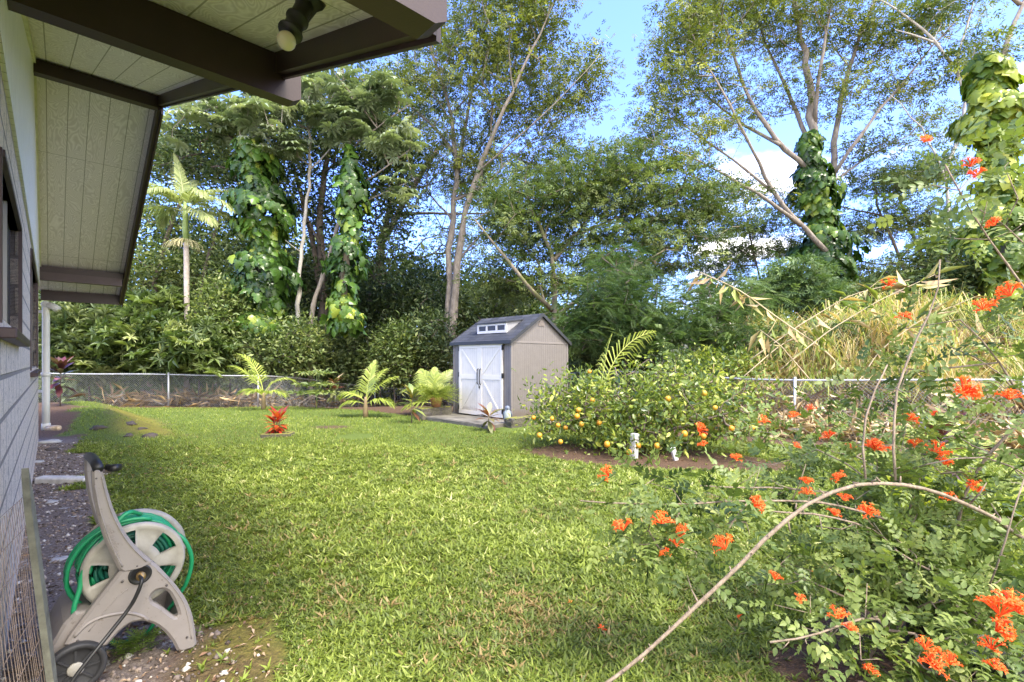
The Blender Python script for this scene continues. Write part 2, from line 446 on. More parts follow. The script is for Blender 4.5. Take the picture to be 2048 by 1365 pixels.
dirt = rampc(t, fine, [(.3, (.045, .028, .018)), (.55, (.11, .07, .045)), (.75, (.2, .14, .09))])
litter = rampc(t, noise(t, 90, 3, .6), [(.35, (.04, .028, .018)), (.6, (.15, .085, .05)), (.8, (.32, .22, .14))])
dirt = mixc(t, mid, dirt, litter)
grv = rampc(t, noise(t, 55, 5, .75), [(.3, (.06, .048, .04)), (.5, (.19, .155, .135)), (.62, (.28, .23, .19)), (.8, (.55, .5, .45))])
grv = mixc(t, mth(t, 'MULTIPLY', mth(t, 'GREATER_THAN', noise(t, 6, 6, .7), .60), .75), grv, (.5, .49, .48))
grs = rampc(t, fine, [(.3, (.045, .065, .014)), (.55, (.10, .145, .028)), (.75, (.17, .22, .045))])
grs = mixc(t, mth(t, 'MULTIPLY', mid, .55), grs, (.13, .17, .03))
strc = rampc(t, noise(t, 30, 6, .7, None, 2.5), [(.3, (.10, .06, .03)), (.5, (.33, .22, .12)), (.75, (.6, .46, .28))])
mosc = rampc(t, fine, [(.3, (.06, .07, .01)), (.5, (.20, .20, .02)), (.7, (.34, .31, .04))])
c = mixc(t, att(t, 'gravel'), dirt, grv)
c = mixc(t, mth(t, 'MULTIPLY', att(t, 'moss'), mth(t, 'MINIMUM', mth(t, 'MULTIPLY', mid, 1.3), 1.0)), c, mosc)
c = mixc(t, att(t, 'lawn'), c, grs); c = mixc(t, att(t, 'straw'), c, strc)
t.links.new(c, p.inputs['Base Color']); p.inputs['Roughness'].default_value = .95; p.inputs['Specular IOR Level'].default_value = .2
bump(t, p, fine, .8, .03)
g = mk('ground', np.stack([GX, GY, GZ], -1).reshape(-1, 3), Fq, m, smooth=True,
       attrs={'lawn': cov.ravel(), 'gravel': gravel.ravel(), 'straw': straw.ravel(), 'moss': np.clip(moss, 0, 1).ravel()})
tag(g, kind='structure')

# ---- lawn blades: broad-leaved turf, dense near the eye
def sample_view(n, d0, d1, p=1.0, xl=-1.12, xr=1.12):
    """points on the ground, spread evenly over the picture rather than over the ground"""
    u = rng.random(n); D = 1 / (1 / d1 + (1 / d0 - 1 / d1) * u ** p); X = (xl + (xr - xl) * rng.random(n)) * D
    return X, D
TUFT = tmpl([blade(b, 1.0 + .25 * math.sin(b * 7), .27, .65 + .3 * math.cos(b * 3), .4) for b in (0, 1.3, 2.6, 3.7, 5.1)])
TUFTF = tmpl([blade(b, 1.0, .11, .35, .25) for b in (.3, 2.3, 4.4)])
L = []
for n, d0, d1, sz, T in ((125000, 1.5, 4.2, .034, TUFT), (90000, 3.6, 8.5, .038, TUFT), (100000, 7.5, 18.5, .045, TUFTF)):
    X, Y = sample_view(n, d0, d1)
    patch = wn2(X, Y, 1.1, 11)
    keep = rng.random(n) < cover(X, Y) * (1 - .22 * (patch < -.75)) + .02 * (wcoord(X, Y) > .6) * (Y < 9)
    X, Y, patch = X[keep], Y[keep], patch[keep]
    for hx, hy, hr in ((-3.05, 9.45, .36), (1.2, 12.5, 1.5), (.0, 11.6, .5)):
        k2 = np.hypot(X - hx, Y - hy) > hr; X, Y, patch = X[k2], Y[k2], patch[k2]
    q = ((X + .02) * .707 + (Y - 11.5) * .707, (X + .02) * -.707 + (Y - 11.5) * .707)
    k2 = ~((q[0] > -1.12) & (q[0] < 2.3) & (q[1] > -.95) & (q[1] < 2.5)); X, Y, patch = X[k2], Y[k2], patch[k2]
    n = len(X); pos = np.stack([X, Y, gz(X, Y) - .004], 1)
    a = rng.random(n) * 6.28
    d = np.stack([np.cos(a), np.sin(a), rng.normal(size=n) * .25], 1); nr = np.tile([0, 0, 1.0], (n, 1)) + rng.normal(size=(n, 3)) * .3
    s = sz * (1 + .35 * rng.normal(size=n)).clip(.45, 2) * (1 + .12 * patch)
    far = sst(7, 13, Y)
    dry = np.exp(-(((X + .9) / .9) ** 2 + ((Y - 6.3) / .7) ** 2)) + .8 * np.exp(-(((X - .1) / .5) ** 2 + ((Y - 2.9) / .4) ** 2)) + .7 * sst(.9, 1.5, wn2(X, Y, 1.7, 50))
    tint = .50 + .15 * patch + .20 * rng.normal(size=n) - .34 * dry * (rng.random(n) < .5) + .05 * far + .1 * wn2(X, Y, 4, 21)
    s = s * (1 - .35 * sst(.35, .0, np.abs(wcoord(X, Y) - 1.1)))
    L.append(scatter(T, pos, d, nr, s, tint))
# flat rosettes of broad leaved weeds among the blades
n = 2600; X, Y = sample_view(n, 1.9, 8); keep = (rng.random(n) < cover(X, Y)) & (wn2(X, Y, 1.4, 60) > -.1); X, Y = X[keep], Y[keep]; n = len(X)
L.append(scatter(WHORL, np.stack([X, Y, gz(X, Y) + .008], 1), rdir(n, 0, .05), np.tile([0, 0, 1.], (n, 1)) + rng.normal(size=(n, 3)) * .12, .028 + .022 * rng.random(n), .62 + .14 * rng.normal(size=n)))
V, Fs, tt = merge(L)
GRASS = leafmat('grass_blade', [(0, (.34, .24, .10)), (.08, (.24, .21, .07)), (.16, (.09, .125, .025)), (.45, (.165, .215, .033)), (.7, (.26, .32, .048)), (.9, (.40, .44, .115)), (1, (.55, .53, .24))], .3, .5, .35)
tag(mk('lawn_grass', V, Fs, GRASS, attrs={'tint': tt}), 'short broad bladed green lawn grass covering the yard', 'grass', kind='stuff')

# fallen leaves and gravel beside the wall
n = 5200
s_ = rng.random(n) * 12.2 - .4; w_ = rng.random(n) ** 1.2 * .85; Pxy = s_[:, None] * WU[:2] + (w_ - WD)[:, None] * WW[:2]
n2 = 120; Pb = np.stack([-1.3 + rng.normal(size=n2) * .55, 2.2 + rng.normal(size=n2) * .55], 1); Pxy = np.concatenate([Pxy, Pb]); n += n2
sc_ = (.006 + .02 * rng.random(n) ** 3)
oct_ = (np.array([(1, 0, 0), (0, 1, 0), (-1, 0, 0), (0, -1, 0), (.2, .1, .7), (0, 0, -.6)]), np.array([(0, 1, 4), (1, 2, 4), (2, 3, 4), (3, 0, 4), (1, 0, 5), (2, 1, 5), (3, 2, 5), (0, 3, 5)]))
V, Fs, tt = scatter(oct_, np.c_[Pxy, gz(Pxy[:, 0], Pxy[:, 1]) + .003], rdir(n, 0, .2), rdir(n, 2, 1), sc_, rng.random(n))
tag(mk('gravel', V, Fs, leafmat('gravel_stone', [(0, (.06, .045, .035)), (.5, (.22, .175, .145)), (.8, (.34, .26, .19)), (1, (.60, .56, .5))], 0, .9), attrs={'tint': tt}),
    'loose dark and pale gravel along the foot of the block wall', 'gravel', kind='stuff')
n = 1500
s_ = rng.random(n) * 9; w_ = rng.random(n) * 1.3; Pxy = s_[:, None] * WU[:2] + (w_ - WD)[:, None] * WW[:2]
Pb = np.stack([-1.2 + rng.normal(size=260) * .5, 2.2 + rng.normal(size=260) * .5], 1); Pc = np.stack([2.0 + rng.normal(size=800) * .8, 2.3 + rng.normal(size=800) * .6], 1)
Pd = np.stack([BED[0] + rng.normal(size=500) * 1.1, BED[1] + rng.normal(size=500) * .6], 1); Pe = np.stack(sample_view(260, 2, 9), 1)
Pxy = np.concatenate([Pxy, Pb, Pc, Pd, Pe]); n = len(Pxy)
V, Fs, tt = scatter(kite_l := tmpl([kite(.3, 1, .1, .1)]), np.c_[Pxy, gz(Pxy[:, 0], Pxy[:, 1]) + .012], rdir(n, 0, .15), rdir(n, 2, .6), .02 + .035 * rng.random(n) ** 2, rng.random(n))
tag(mk('leaf_litter', V, Fs, leafmat('dead_leaf', [(0, (.08, .04, .02)), (.5, (.22, .12, .06)), (1, (.45, .32, .2))], 0, .8), attrs={'tint': tt}),
    'small dry brown leaves scattered on the bare soil', 'leaf litter', kind='stuff')

# ------------------------------------------------------------------ materials of built things
BROWN = simple('brown_paint', (.036, .019, .018), .45, 0, .18, 3, .15, 90)
BROWN_L = simple('brown_board', (.06, .036, .036), .5, 0, .18, 3, .15, 90)
def soffit_mat():
    m, t, p = M_new('plywood_soffit')
    co = nd(t, 'ShaderNodeTexCoord'); mp = nd(t, 'ShaderNodeMapping'); mp.inputs['Scale'].default_value = (1.4, .55, 0)
    t.links.new(co.outputs['Object'], mp.inputs[0])
    n = noise(t, 2.6, 2, .5, mp.outputs[0], .9)
    bands = mth(t, 'FRACT', mth(t, 'MULTIPLY', n, 26.0)); bands = mth(t, 'ABSOLUTE', mth(t, 'SUBTRACT', bands, .5))
    fb = noise(t, 45, 3, .5, mp.outputs[0])
    g_ = mth(t, 'MULTIPLY', mth(t, 'SUBTRACT', mth(t, 'ADD', bands, mth(t, 'MULTIPLY', fb, .3)), .22), 1.8)
    c = mixc(t, mth(t, 'MINIMUM', mth(t, 'MAXIMUM', g_, 0.0), 1.0), (.60, .54, .53), (.87, .81, .81))
    c = mixc(t, mth(t, 'MULTIPLY', noise(t, .8, 3), .3), c, (.70, .64, .61))
    # grooves between plywood strips, running with the slope
    sp = nd(t, 'ShaderNodeSeparateXYZ'); t.links.new(co.outputs['Object'], sp.inputs[0])
    fr = mth(t, 'FRACT', mth(t, 'DIVIDE', mth(t, 'ADD', sp.outputs[0], 10.03), .203)); gr = mth(t, 'LESS_THAN', fr, .045)
    fr2 = mth(t, 'FRACT', mth(t, 'DIVIDE', mth(t, 'ADD', sp.outputs[1], .35), 2.44)); gr = mth(t, 'MAXIMUM', gr, mth(t, 'LESS_THAN', fr2, .003))
    c = mixc(t, mth(t, 'MULTIPLY', gr, .75), c, (.20, .18, .13))
    t.links.new(c, p.inputs['Base Color']); p.inputs['Roughness'].default_value = .7
    h = mth(t, 'SUBTRACT', mth(t, 'MULTIPLY', bands, .4), gr); bump(t, p, h, .5, .006); return m
SOFFIT = soffit_mat()
def siding_mat(name, c0, groove, width, gw=.06, axis=1, rough=.55, var=.06, mud=0):
    m, t, p = M_new(name); co = nd(t, 'ShaderNodeTexCoord'); sp = nd(t, 'ShaderNodeSeparateXYZ'); t.links.new(co.outputs['Object'], sp.inputs[0])
    fr = mth(t, 'FRACT', mth(t, 'DIVIDE', mth(t, 'ADD', sp.outputs[axis], 10.0), width)); gr = mth(t, 'LESS_THAN', fr, gw)
    d = tuple(x * (1 - var) for x in c0); l = tuple(x * (1 + var) for x in c0)
    c = mixc(t, gr, rampc(t, noise(t, 7, 5), [(.3, d), (.7, l)]), groove)
    # weather streaks
    mp = nd(t, 'ShaderNodeMapping'); mp.inputs['Scale'].default_value = (6, 6, .5); t.links.new(co.outputs['Object'], mp.inputs[0])
    c = mixc(t, mth(t, 'MULTIPLY', mth(t, 'GREATER_THAN', noise(t, 3, 5, .6, mp.outputs[0]), .6), .12), c, groove)
    if mud:      # rain-splashed soil along the foot
        lo_ = mth(t, 'MULTIPLY', mth(t, 'MAXIMUM', mth(t, 'SUBTRACT', .42, mth(t, 'ADD', sp.outputs[2], mth(t, 'MULTIPLY', noise(t, 9, 6), .35))), 0.0), 3.2)
        c = mixc(t, mth(t, 'MINIMUM', lo_, .55), c, (.12, .085, .05))
    t.links.new(c, p.inputs['Base Color']); p.inputs['Roughness'].default_value = rough
    bump(t, p, mth(t, 'SUBTRACT', 1.0, gr), .5, .006); return m
WSIDE = siding_mat('white_board', (.78, .78, .75), (.3, .29, .25), .10, .05)
YTRIM = simple('cream_trim', (.6, .58, .42), .6, 0, .15, 5)
def block_mat():
    m, t, p = M_new('concrete_block'); co = nd(t, 'ShaderNodeTexCoord')
    sp = nd(t, 'ShaderNodeSeparateXYZ'); t.links.new(co.outputs['Object'], sp.inputs[0])
    cb = nd(t, 'ShaderNodeCombineXYZ'); t.links.new(mth(t, 'ADD', sp.outputs[0], sp.outputs[1]), cb.inputs[0]); t.links.new(sp.outputs[2], cb.inputs[1])
    br = nd(t, 'ShaderNodeTexBrick'); t.links.new(cb.outputs[0], br.inputs['Vector'])
    br.inputs['Scale'].default_value = 1; br.inputs['Brick Width'].default_value = .406; br.inputs['Row Height'].default_value = .203
    br.inputs['Mortar Size'].default_value = .014; br.inputs['Mortar Smooth'].default_value = .3
    f1 = noise(t, 60, 6, .75); f2 = noise(t, 9, 5)
    c = rampc(t, f1, [(.36, (.26, .225, .21)), (.48, (.66, .57, .48)), (.66, (.86, .77, .66))])
    c = mixc(t, mth(t, 'MULTIPLY', f2, .4), c, (.72, .64, .55))
    # dark weathering running along the face
    dk = mth(t, 'MULTIPLY', mth(t, 'GREATER_THAN', noise(t, 16, 9, .85, None, .6), .565), .7)
    c = mixc(t, dk, c, (.10, .095, .09))
    c = mixc(t, mth(t, 'MULTIPLY', br.outputs['Fac'], .85), c, (.2, .185, .18))
    t.links.new(c, p.inputs['Base Color']); p.inputs['Roughness'].default_value = .95
    h = mth(t, 'SUBTRACT', mth(t, 'MULTIPLY', f1, .8), mth(t, 'MULTIPLY', br.outputs['Fac'], 1.2)); bump(t, p, h, .9, .012)
    return m
BLOCK = block_mat()
SHINGLE_D = simple('asphalt_roof', (.06, .06, .062), .9, 0, .3, 20)
BLACKP = simple('black_plastic', (.014, .014, .015), .42, 0, .2)
m, t, p = M_new('window_glass'); p.inputs['Base Color'].default_value = (.06, .068, .07, 1); p.inputs['Roughness'].default_value = .2; p.inputs['Specular IOR Level'].default_value = .4; GLASS = m
ALU = simple('aluminium', (.30, .30, .30), .45, .6, .08)
GALV = simple('galvanised_steel', (.48, .49, .50), .5, .55, .12, 12)
PVC = simple('white_pvc', (.66, .65, .58), .4, 0, .08, 4)

# ------------------------------------------------------------------ house (local x = away from wall, y = along wall, z = up)
house = empty('house', (float(-WD * WW[0]), float(-WD * WW[1]), 0), 'grey block house with white gable boards and dark brown beams under its deep eave', 'house', rz=math.atan2(.6898, .7240))
RS, RH, SN, SF = 7.95, 5.05, .339, .428        # ridge position, soffit height there, near and far slopes
OV = 1.2
def soff(s): return RH - (SN * (RS - s) if s <= RS else SF * (s - RS))
# block wall: gable side with window opening, corner return, rear
S0, S1, HB = 2.15, 12.3, 2.86
WIN = [(3.15, 4.9, 1.70, 2.42), (7.6, 10.6, 1.42, 2.72)]
mb = MB()
def wallgrid(mb, s0, s1, z0, z1, holes, x0, x1):
    ss = sorted({s0, s1, *[h[0] for h in holes], *[h[1] for h in holes]}); zs = sorted({z0, z1, *[h[2] for h in holes], *[h[3] for h in holes]})
    for a, b in zip(ss[:-1], ss[1:]):
        for c_, d_ in zip(zs[:-1], zs[1:]):
            if any(h[0] <= a and b <= h[1] and h[2] <= c_ and d_ <= h[3] for h in holes): continue
            mb.box(x0, x1, a, b, c_, d_)
wallgrid(mb, S0, S1, -.4, HB, WIN, -.19, 0)
mb.box(-8, -.19, S1 - .19, S1, -.4, HB); mb.box(-8, -.19, S0, S0 + .19, -.4, HB); mb.box(-8, -7.8, S0 + .19, S1 - .19, -.4, HB)
mb.obj('block_wall', BLOCK, house)
# gable boards
mb = MB()
P = [(0, S0, HB), (0, S1, HB), (0, S1, soff(S1) - .01), (0, RS, RH - .01), (0, S0, soff(S0) - .01)]
Vg = [(x, y, z) for x in (-.05, .018) for _, y, z in P]
mb.add(Vg, [(4, 3, 2, 1, 0), (5, 6, 7, 8, 9)] + [(i, (i + 1) % 5, 5 + (i + 1) % 5, 5 + i) for i in range(5)])
mb.obj('gable_siding', WSIDE, house)
mb = MB()
def slopebar(mb, x0, x1, s0, s1, dz0, dz1, brk=True):
    ss = [s0, s1] if not (s0 < RS < s1) else [s0, RS, s1]
    for a, b in zip(ss[:-1], ss[1:]):
        e = 1e-3
        za = soff(a + e if a >= RS else a); zb = soff(b - e if b <= RS else b)
        za = RH - SN * (RS - a) if b <= RS else RH - SF * (a - RS); zb = RH - SN * (RS - b) if b <= RS else RH - SF * (b - RS)
        mb.hexa([(x0, a, za + dz0), (x1, a, za + dz0), (x1, b, zb + dz0), (x0, b, zb + dz0), (x0, a, za + dz1), (x1, a, za + dz1), (x1, b, zb + dz1), (x0, b, zb + dz1)])
slopebar(mb, .018, .04, S0, S1 - .15, -.07, -.012); mb.obj('wall_trim', YTRIM, house)
for nm, a, b in (('soffit', 1.42, RS), ('soffit', RS, 13.04)):
    mb = MB(); slopebar(mb, -8.2, OV, a, b, 0, .02); mb.obj(nm, SOFFIT, house)
mb = MB(); slopebar(mb, -8.2, OV + .045, 1.40, RS, .022, .10); slopebar(mb, -8.2, OV + .045, RS, 13.08, .022, .10); mb.obj('roof', SHINGLE_D, house)
mb = MB(); slopebar(mb, OV + .001, OV + .04, 1.545, RS, -.13, .0185); slopebar(mb, OV + .001, OV + .04, RS, 13.06, -.19, .0185)
slopebar(mb, OV + .041, OV + .062, 1.545, RS, -.15, -.06); slopebar(mb, OV + .041, OV + .062, RS, 13.06, -.235, -.06)
mb.obj('rake_fascia', BROWN, house)
def beam(name, s, th, x1, zb, zt, mat, cut=.05):
    mb = MB()   # slanted cut on the lower corner of the free end
    prof = [(.02, zb), (x1 - cut, zb), (x1, zb + cut * .6), (x1, zt), (.02, zt)]
    Vb = [(x, y, z) for y in (s, s + th) for x, z in prof]
    mb.add(Vb, [(0, 1, 2, 3, 4), (9, 8, 7, 6, 5)] + [(i, 5 + i, 5 + (i + 1) % 5, (i + 1) % 5) for i in range(5)])
    return mb.obj(name, mat, house)
b1 = beam('outrigger_beam', 3.26, .10, 1.36, 3.19, soff(3.26) - .004, BROWN)
beam('outrigger_beam', 1.42, .12, 1.20, 2.69, soff(1.42) - .004, BROWN)
beam('ridge_beam', RS - .06, .12, OV - .002, RH - .19, RH - .035, BROWN, .002)
beam('wall_plate_beam', 12.13, .10, OV - .002, 3.10, soff(12.23) - .004, BROWN, .002)
beam('wall_plate_beam', 12.09, .14, OV - .03, 2.955, 3.098, BROWN_L, .002)
beam('eave_fascia', 12.99, .05, OV - .002, 2.67, soff(13.04) - .004, BROWN, .002)
# windows
for k, (a, b, c_, d_) in enumerate(WIN):
    fw = .03
    fr = MB(); fr.box(-.15, .012, a - fw, a, c_ - fw, d_ + fw); fr.box(-.15, .02, b, b + fw, c_ - fw, d_ + fw); fr.box(-.15, .02, a, b, d_, d_ + fw)
    wobj = fr.obj('window', BROWN_L, house)
    sl = MB(); sl.box(-.15, .06, a - .06, b + .06, c_ - .10, c_ - .051, c=.006); sl.obj('sill', BROWN_L, wobj)
    pn = MB(); pn.box(-.045, -.04, a, b, c_ - .05, d_); pn.obj('pane', GLASS, wobj)
    mid_ = (a + b) / 2
    for q in (mid_,): al = MB(); al.box(-.037, -.015, q, q + .018, c_ - .05, d_); al.obj('sash_bar', ALU, wobj)

# two-lamp flood light under the big beam
fl = empty('flood_light', tuple(at(600, 5, 2.1)), 'black twin socket flood light with one round white bulb under the brown beam', 'lamp')
o0 = at(600, 5, 2.1)
def axisM(p, q):
    d = Vector(q) - Vector(p); Mx = d.to_track_quat('Z', 'Y').to_matrix().to_4x4(); Mx.translation = Vector(p); return Mx, d.length
mb = MB(); Mx, L_ = axisM(at(612, 8, 2.1), at(580, 66, 2.04)); mb.lathe([(.03, 0), (.036, .01), (.036, L_ * .5), (.046, L_ * .52), (.046, L_ * .58), (.038, L_ * .6), (.036, L_ * .9), (.05, L_ * .95), (.05, L_)], 20, Mx)
mb.obj('lamp_holder', BLACKP, fl, True, off=o0)
mb = MB(); Mx, L_ = axisM(at(598, 36, 2.12), at(632, -8, 2.12)); mb.lathe([(.034, -.03), (.038, 0), (.038, L_ * .6), (.05, L_ * .8), (.05, L_)], 20, Mx); mb.obj('lamp_holder', BLACKP, fl, True, off=o0)
mb = MB(); mb.tube([at(604, 14, 2.12), at(604, -20, 2.13)], .028, 12); mb.obj('mount', BLACKP, fl, True, off=o0)
m, t, p = M_new('frosted_bulb'); p.inputs['Base Color'].default_value = (.62, .58, .40, 1); p.inputs['Roughness'].default_value = .25; p.inputs['Subsurface Weight'].default_value = .2; BULB = m
def ball(mb, c, r, n=16, sq=(1, 1, 1)):
    prof = [(max(1e-3, math.sin(math.pi * i / n)) * r, -math.cos(math.pi * i / n) * r) for i in range(n + 1)]
    Mx = Matrix.Translation(Vector(c)) @ Matrix.Diagonal((sq[0], sq[1], sq[2], 1)); mb.lathe(prof, n, Mx)
mb = MB(); ball(mb, at(573, 82, 2.02), .037, 18); mb.obj('bulb', BULB, fl, True, off=o0)
mb = MB(); ball(mb, at(640, -12, 2.12), .037, 18); mb.obj('bulb', BULB, fl, True, off=o0)

# drain pipe at the house corner
dp = empty('drain_pipe', tuple(at(92, 866, 9.1)), 'white plastic drain pipe standing at the corner of the block wall', 'pipe')
o0 = at(92, 866, 9.1); top = at(92, 610, 9.1); bot = at(92, 860, 9.1)
mb = MB(); mb.tube([bot, bot + (0, 0, .6), top - (0, 0, .1), top], .056, 14); mb.obj('pipe', PVC, dp, True, off=o0)
mb = MB(); ball(mb, top, .075, 12); mb.tube([top, top + (.12, .02, -.03), top + (.2, .03, -.09)], .062, 12); mb.obj('elbow', PVC, dp, True, off=o0)
for a_, b_, r_ in ((0, .12, .068), (1.0, 1.08, .066)):
    mb = MB(); mb.tube([bot + (0, 0, a_), bot + (0, 0, b_)], r_, 12); mb.obj('coupling', PVC, dp, True, off=o0)
mb = MB(); mb.tube([bot + (0, 0, .03), bot + (.16, -.05, .04), bot + (.34, -.1, .05)], [.055, .05, .046], 12)
mb.obj('spout', simple('rust_stained_pvc', (.55, .42, .28), .5, 0, .5, 7), dp, True, off=o0)
for zz_ in (.7, 2.2):
    mb = MB(); mb.box(bot[0] - .16, bot[0] - .0, bot[1] - .02, bot[1] + .02, bot[2] + zz_, bot[2] + zz_ + .05); mb.obj('bracket', PVC, dp, off=o0)

# rubble and stones
def rock(c, r, seed, sq=(1, .8, .6)):
    q = np.random.default_rng(seed); mb = MB(); ball(mb, (0, 0, 0), 1, 10)
    V = mb.V[0]; ph = q.random(6) * 6; dsp = 1 + .16 * np.sin(V[:, 0] * 3 + ph[0]) * np.cos(V[:, 1] * 4 + ph[1]) + .13 * np.sin(V[:, 2] * 5 + V[:, 0] * 3 + ph[2]) + .05 * q.normal(size=len(V))
    a = q.random() * 3; V = V * dsp[:, None] * np.array(sq) * r
    V = np.stack([V[:, 0] * math.cos(a) - V[:, 1] * math.sin(a), V[:, 0] * math.sin(a) + V[:, 1] * math.cos(a), V[:, 2]], 1)
    mb.V[0] = V; return mb
ROCKD = simple('lava_rock', (.075, .06, .05), .95, 0, .45, 8, .8, 30)
CONC = simple('weathered_concrete', (.40, .39, .37), .9, 0, .35, 9, .6, 50)
def gp(px, py, D=None):
    """ground point seen at a pixel"""
    if D is None:
        lo, hi = 1.0, 40.0; Ds = np.linspace(1, 40, 3000); X = (px - CX) / F * Ds; z = H - (py - HY) / F * Ds
        k = np.argmax(z < gz(X, Ds)); D = Ds[k]
    X = (px - CX) / F * D; return np.array([X, D, g1(X, D)])
for k, (px, py, r, lb) in enumerate(((300, 874, .18, 'low dark lava stone at the front of the mossy bank'), (284, 858, .09, 'small dark stone just above the big lava stone on the mossy bank'),
                                     (262, 848, .11, 'dark stone half buried midway up the mossy bank'), (258, 872, .10, 'flat dark stone left of the big lava stone'), (200, 856, .12, 'brown flat stone on the left of the mossy bank'))):
    c_ = gp(px, py); o = rock(c_, r, k + 3, (1.3, .8, .55)).obj('rock', ROCKD, smooth=True, loc=c_ - (0, 0, r * .15)); tag(o, lb, 'stone', 'stones in the mossy bank')
c_ = gp(130, 965)
mb = MB(); mb.box(-.30, .27, -.075, .075, -.02, .07, c=.018); o = mb.obj('concrete_slab_piece', simple('white_concrete', (.55, .54, .52), .9, 0, .25, 12, .6, 60), loc=c_); o.rotation_euler = (0, .04, .12)
tag(o, 'long pale broken piece of concrete lying on the gravel', 'concrete piece')
for k, (px, py, r, lb) in enumerate(((98, 886, .17, 'pale lump of concrete under the drain pipe'), (104, 900, .10, 'dark splintered stone below the pale concrete lump'),
                                     (76, 925, .08, 'pale stone against the foot of the wall'), (118, 1120, .05, 'small grey stone on the gravel left of the reel'),
                                     (104, 1005, .06, 'whitish flat stone in front of the long concrete piece'))):
    c_ = gp(px, py); o = rock(c_, r, k + 30, (1.2, .9, .35)).obj('stone', CONC if k != 1 else ROCKD, smooth=True, loc=c_); tag(o, lb, 'stone', 'stones on the gravel strip')

# wire panel with a wooden stake, leaning by the wall
sp_ = np.array([-1.965, 1.95, 0.0]); wp = empty('wire_panel', tuple(sp_), 'rusty wire mesh panel on a grey wooden stake leaning by the block wall', 'wire panel')
mb = MB(); tdir = unit(np.array([.13, -.2, 0])); nn = np.array([tdir[1], -tdir[0], 0])
lean = np.array([.09, .045, 0])
def sk(w0, z): return sp_ + lean * (1 - z / 1.06) + tdir * w0 + (0, 0, z)
prof = [(-.028, -.1), (.028, -.1), (.028, .90), (.008, 1.03), (-.006, 1.065), (-.028, .92)]
Vs = [sk(a, z) + nn * s_ * .011 for s_ in (-1, 1) for a, z in prof]
mb.add(Vs, [(5, 4, 3, 2, 1, 0), (6, 7, 8, 9, 10, 11)] + [(i, (i + 1) % 6, 6 + (i + 1) % 6, 6 + i) for i in range(6)])
mb.obj('stake', simple('weathered_wood', (.13, .13, .10), .9, 0, .4, 14, .5, 60), wp, off=sp_)
mb = MB()
for i in range(15):
    w0 = .02 + i * .026; mb.tube([sk(w0, -.03) + nn * .013, sk(w0 + .012 * math.sin(i), .45) + nn * .02, sk(w0 + .01, .955 - i * .002) + nn * .013], .0014, 4)
for j in range(9): z = .95 - j * .115; mb.tube([sk(0, z) + nn * .015, sk(.42, z - .01) + nn * .015], .0014, 4)
mb.obj('wire_mesh', simple('rusty_wire', (.2, .15, .12), .6, .3, .3), wp, off=sp_)
# ------------------------------------------------------------------ hose reel (outline from the photo laid on the plane of its near side)
RP0 = np.array([-1.69, 2.5, 0.0]); E1 = np.array([.70, .714, 0]); E2 = np.array([0, 0, 1.0]); NB = np.array([-.714, .70, 0])     # NB points away from the eye
def crv(P_, k=5):
    """rounded curve through the points"""
    P_ = np.asarray(P_, float); Q = np.vstack([2 * P_[0] - P_[1], P_, 2 * P_[-1] - P_[-2]]); o_ = []
    for i in range(1, len(Q) - 2):
        for t_ in np.arange(k) / k: o_.append(.5 * (2 * Q[i] + (Q[i + 1] - Q[i - 1]) * t_ + (2 * Q[i - 1] - 5 * Q[i] + 4 * Q[i + 1] - Q[i + 2]) * t_ ** 2 + (3 * Q[i] - Q[i - 1] - 3 * Q[i + 1] + Q[i + 2]) * t_ ** 3))
    return np.array(o_ + [Q[-2]])
def crop(cx, cy): return cx * .37009, 860 + cy * .37009
def onp(cx, cy, off=0.0):
    """crop pixel -> (along, up) on the near side plane"""
    px, py = crop(cx, cy); r = np.array([(px - CX) / F, 1, -(py - HY) / F]); o = np.array([0, 0, H]); n = NB
    q = (RP0 + NB * off - o) @ n / (r @ n); p_ = o + r * q - RP0; return float(p_ @ E1), float(p_ @ E2)
def W3(a, b, d): return RP0 + E1 * a + E2 * b + NB * d
def outline_plate(mb, outer, hole, d0, d1, bevel=.012):
    import bmesh
    """extruded polygon with an optional hole and softened rim"""
    bm = bmesh.new()
    def ring(pts, d): return [bm.verts.new(W3(a, b, d)) for a, b in pts]
    def inset(pts, e):
        P_ = np.array(pts); nx_ = np.roll(P_, -1, 0); pv = np.roll(P_, 1, 0); tg = unit(nx_ - pv); n_ = np.stack([-tg[:, 1], tg[:, 0]], 1); return [tuple(q) for q in P_ + n_ * e]
    def area(pts): P_ = np.array(pts); return .5 * np.sum(P_[:, 0] * np.roll(P_[:, 1], -1) - np.roll(P_[:, 0], -1) * P_[:, 1])
    if area(outer) < 0: outer = outer[::-1]
    loops = [(outer, 1)]
    if hole:
        if area(hole) < 0: hole = hole[::-1]
        loops.append((hole, -1))
    tops = []; bots = []
    for pts, sg in loops:
        rr = [ring(inset(pts, bevel * sg), d0), ring(pts, d0 + bevel), ring(pts, d1)]
        n = len(pts)
        for A_, B_ in zip(rr[:-1], rr[1:]):
            for i in range(n): 
                f = (A_[i], B_[i], B_[(i + 1) % n], A_[(i + 1) % n]); bm.faces.new(f if sg > 0 else f[::-1])
        tops.append(rr[0]); bots.append(rr[-1])
    for rings in (tops, bots):
        eds = []
        for r_ in rings:
            for i in range(len(r_)):
                e = bm.edges.get((r_[i], r_[(i + 1) % len(r_)])) or bm.edges.new((r_[i], r_[(i + 1) % len(r_)])); eds.append(e)
        bmesh.ops.triangle_fill(bm, use_beauty=True, use_dissolve=False, edges=eds)
    bmesh.ops.recalc_face_normals(bm, faces=bm.faces)
    bm.verts.index_update(); mb.add([v.co[:] for v in bm.verts], [[v.index for v in f.verts] for f in bm.faces]); bm.free()
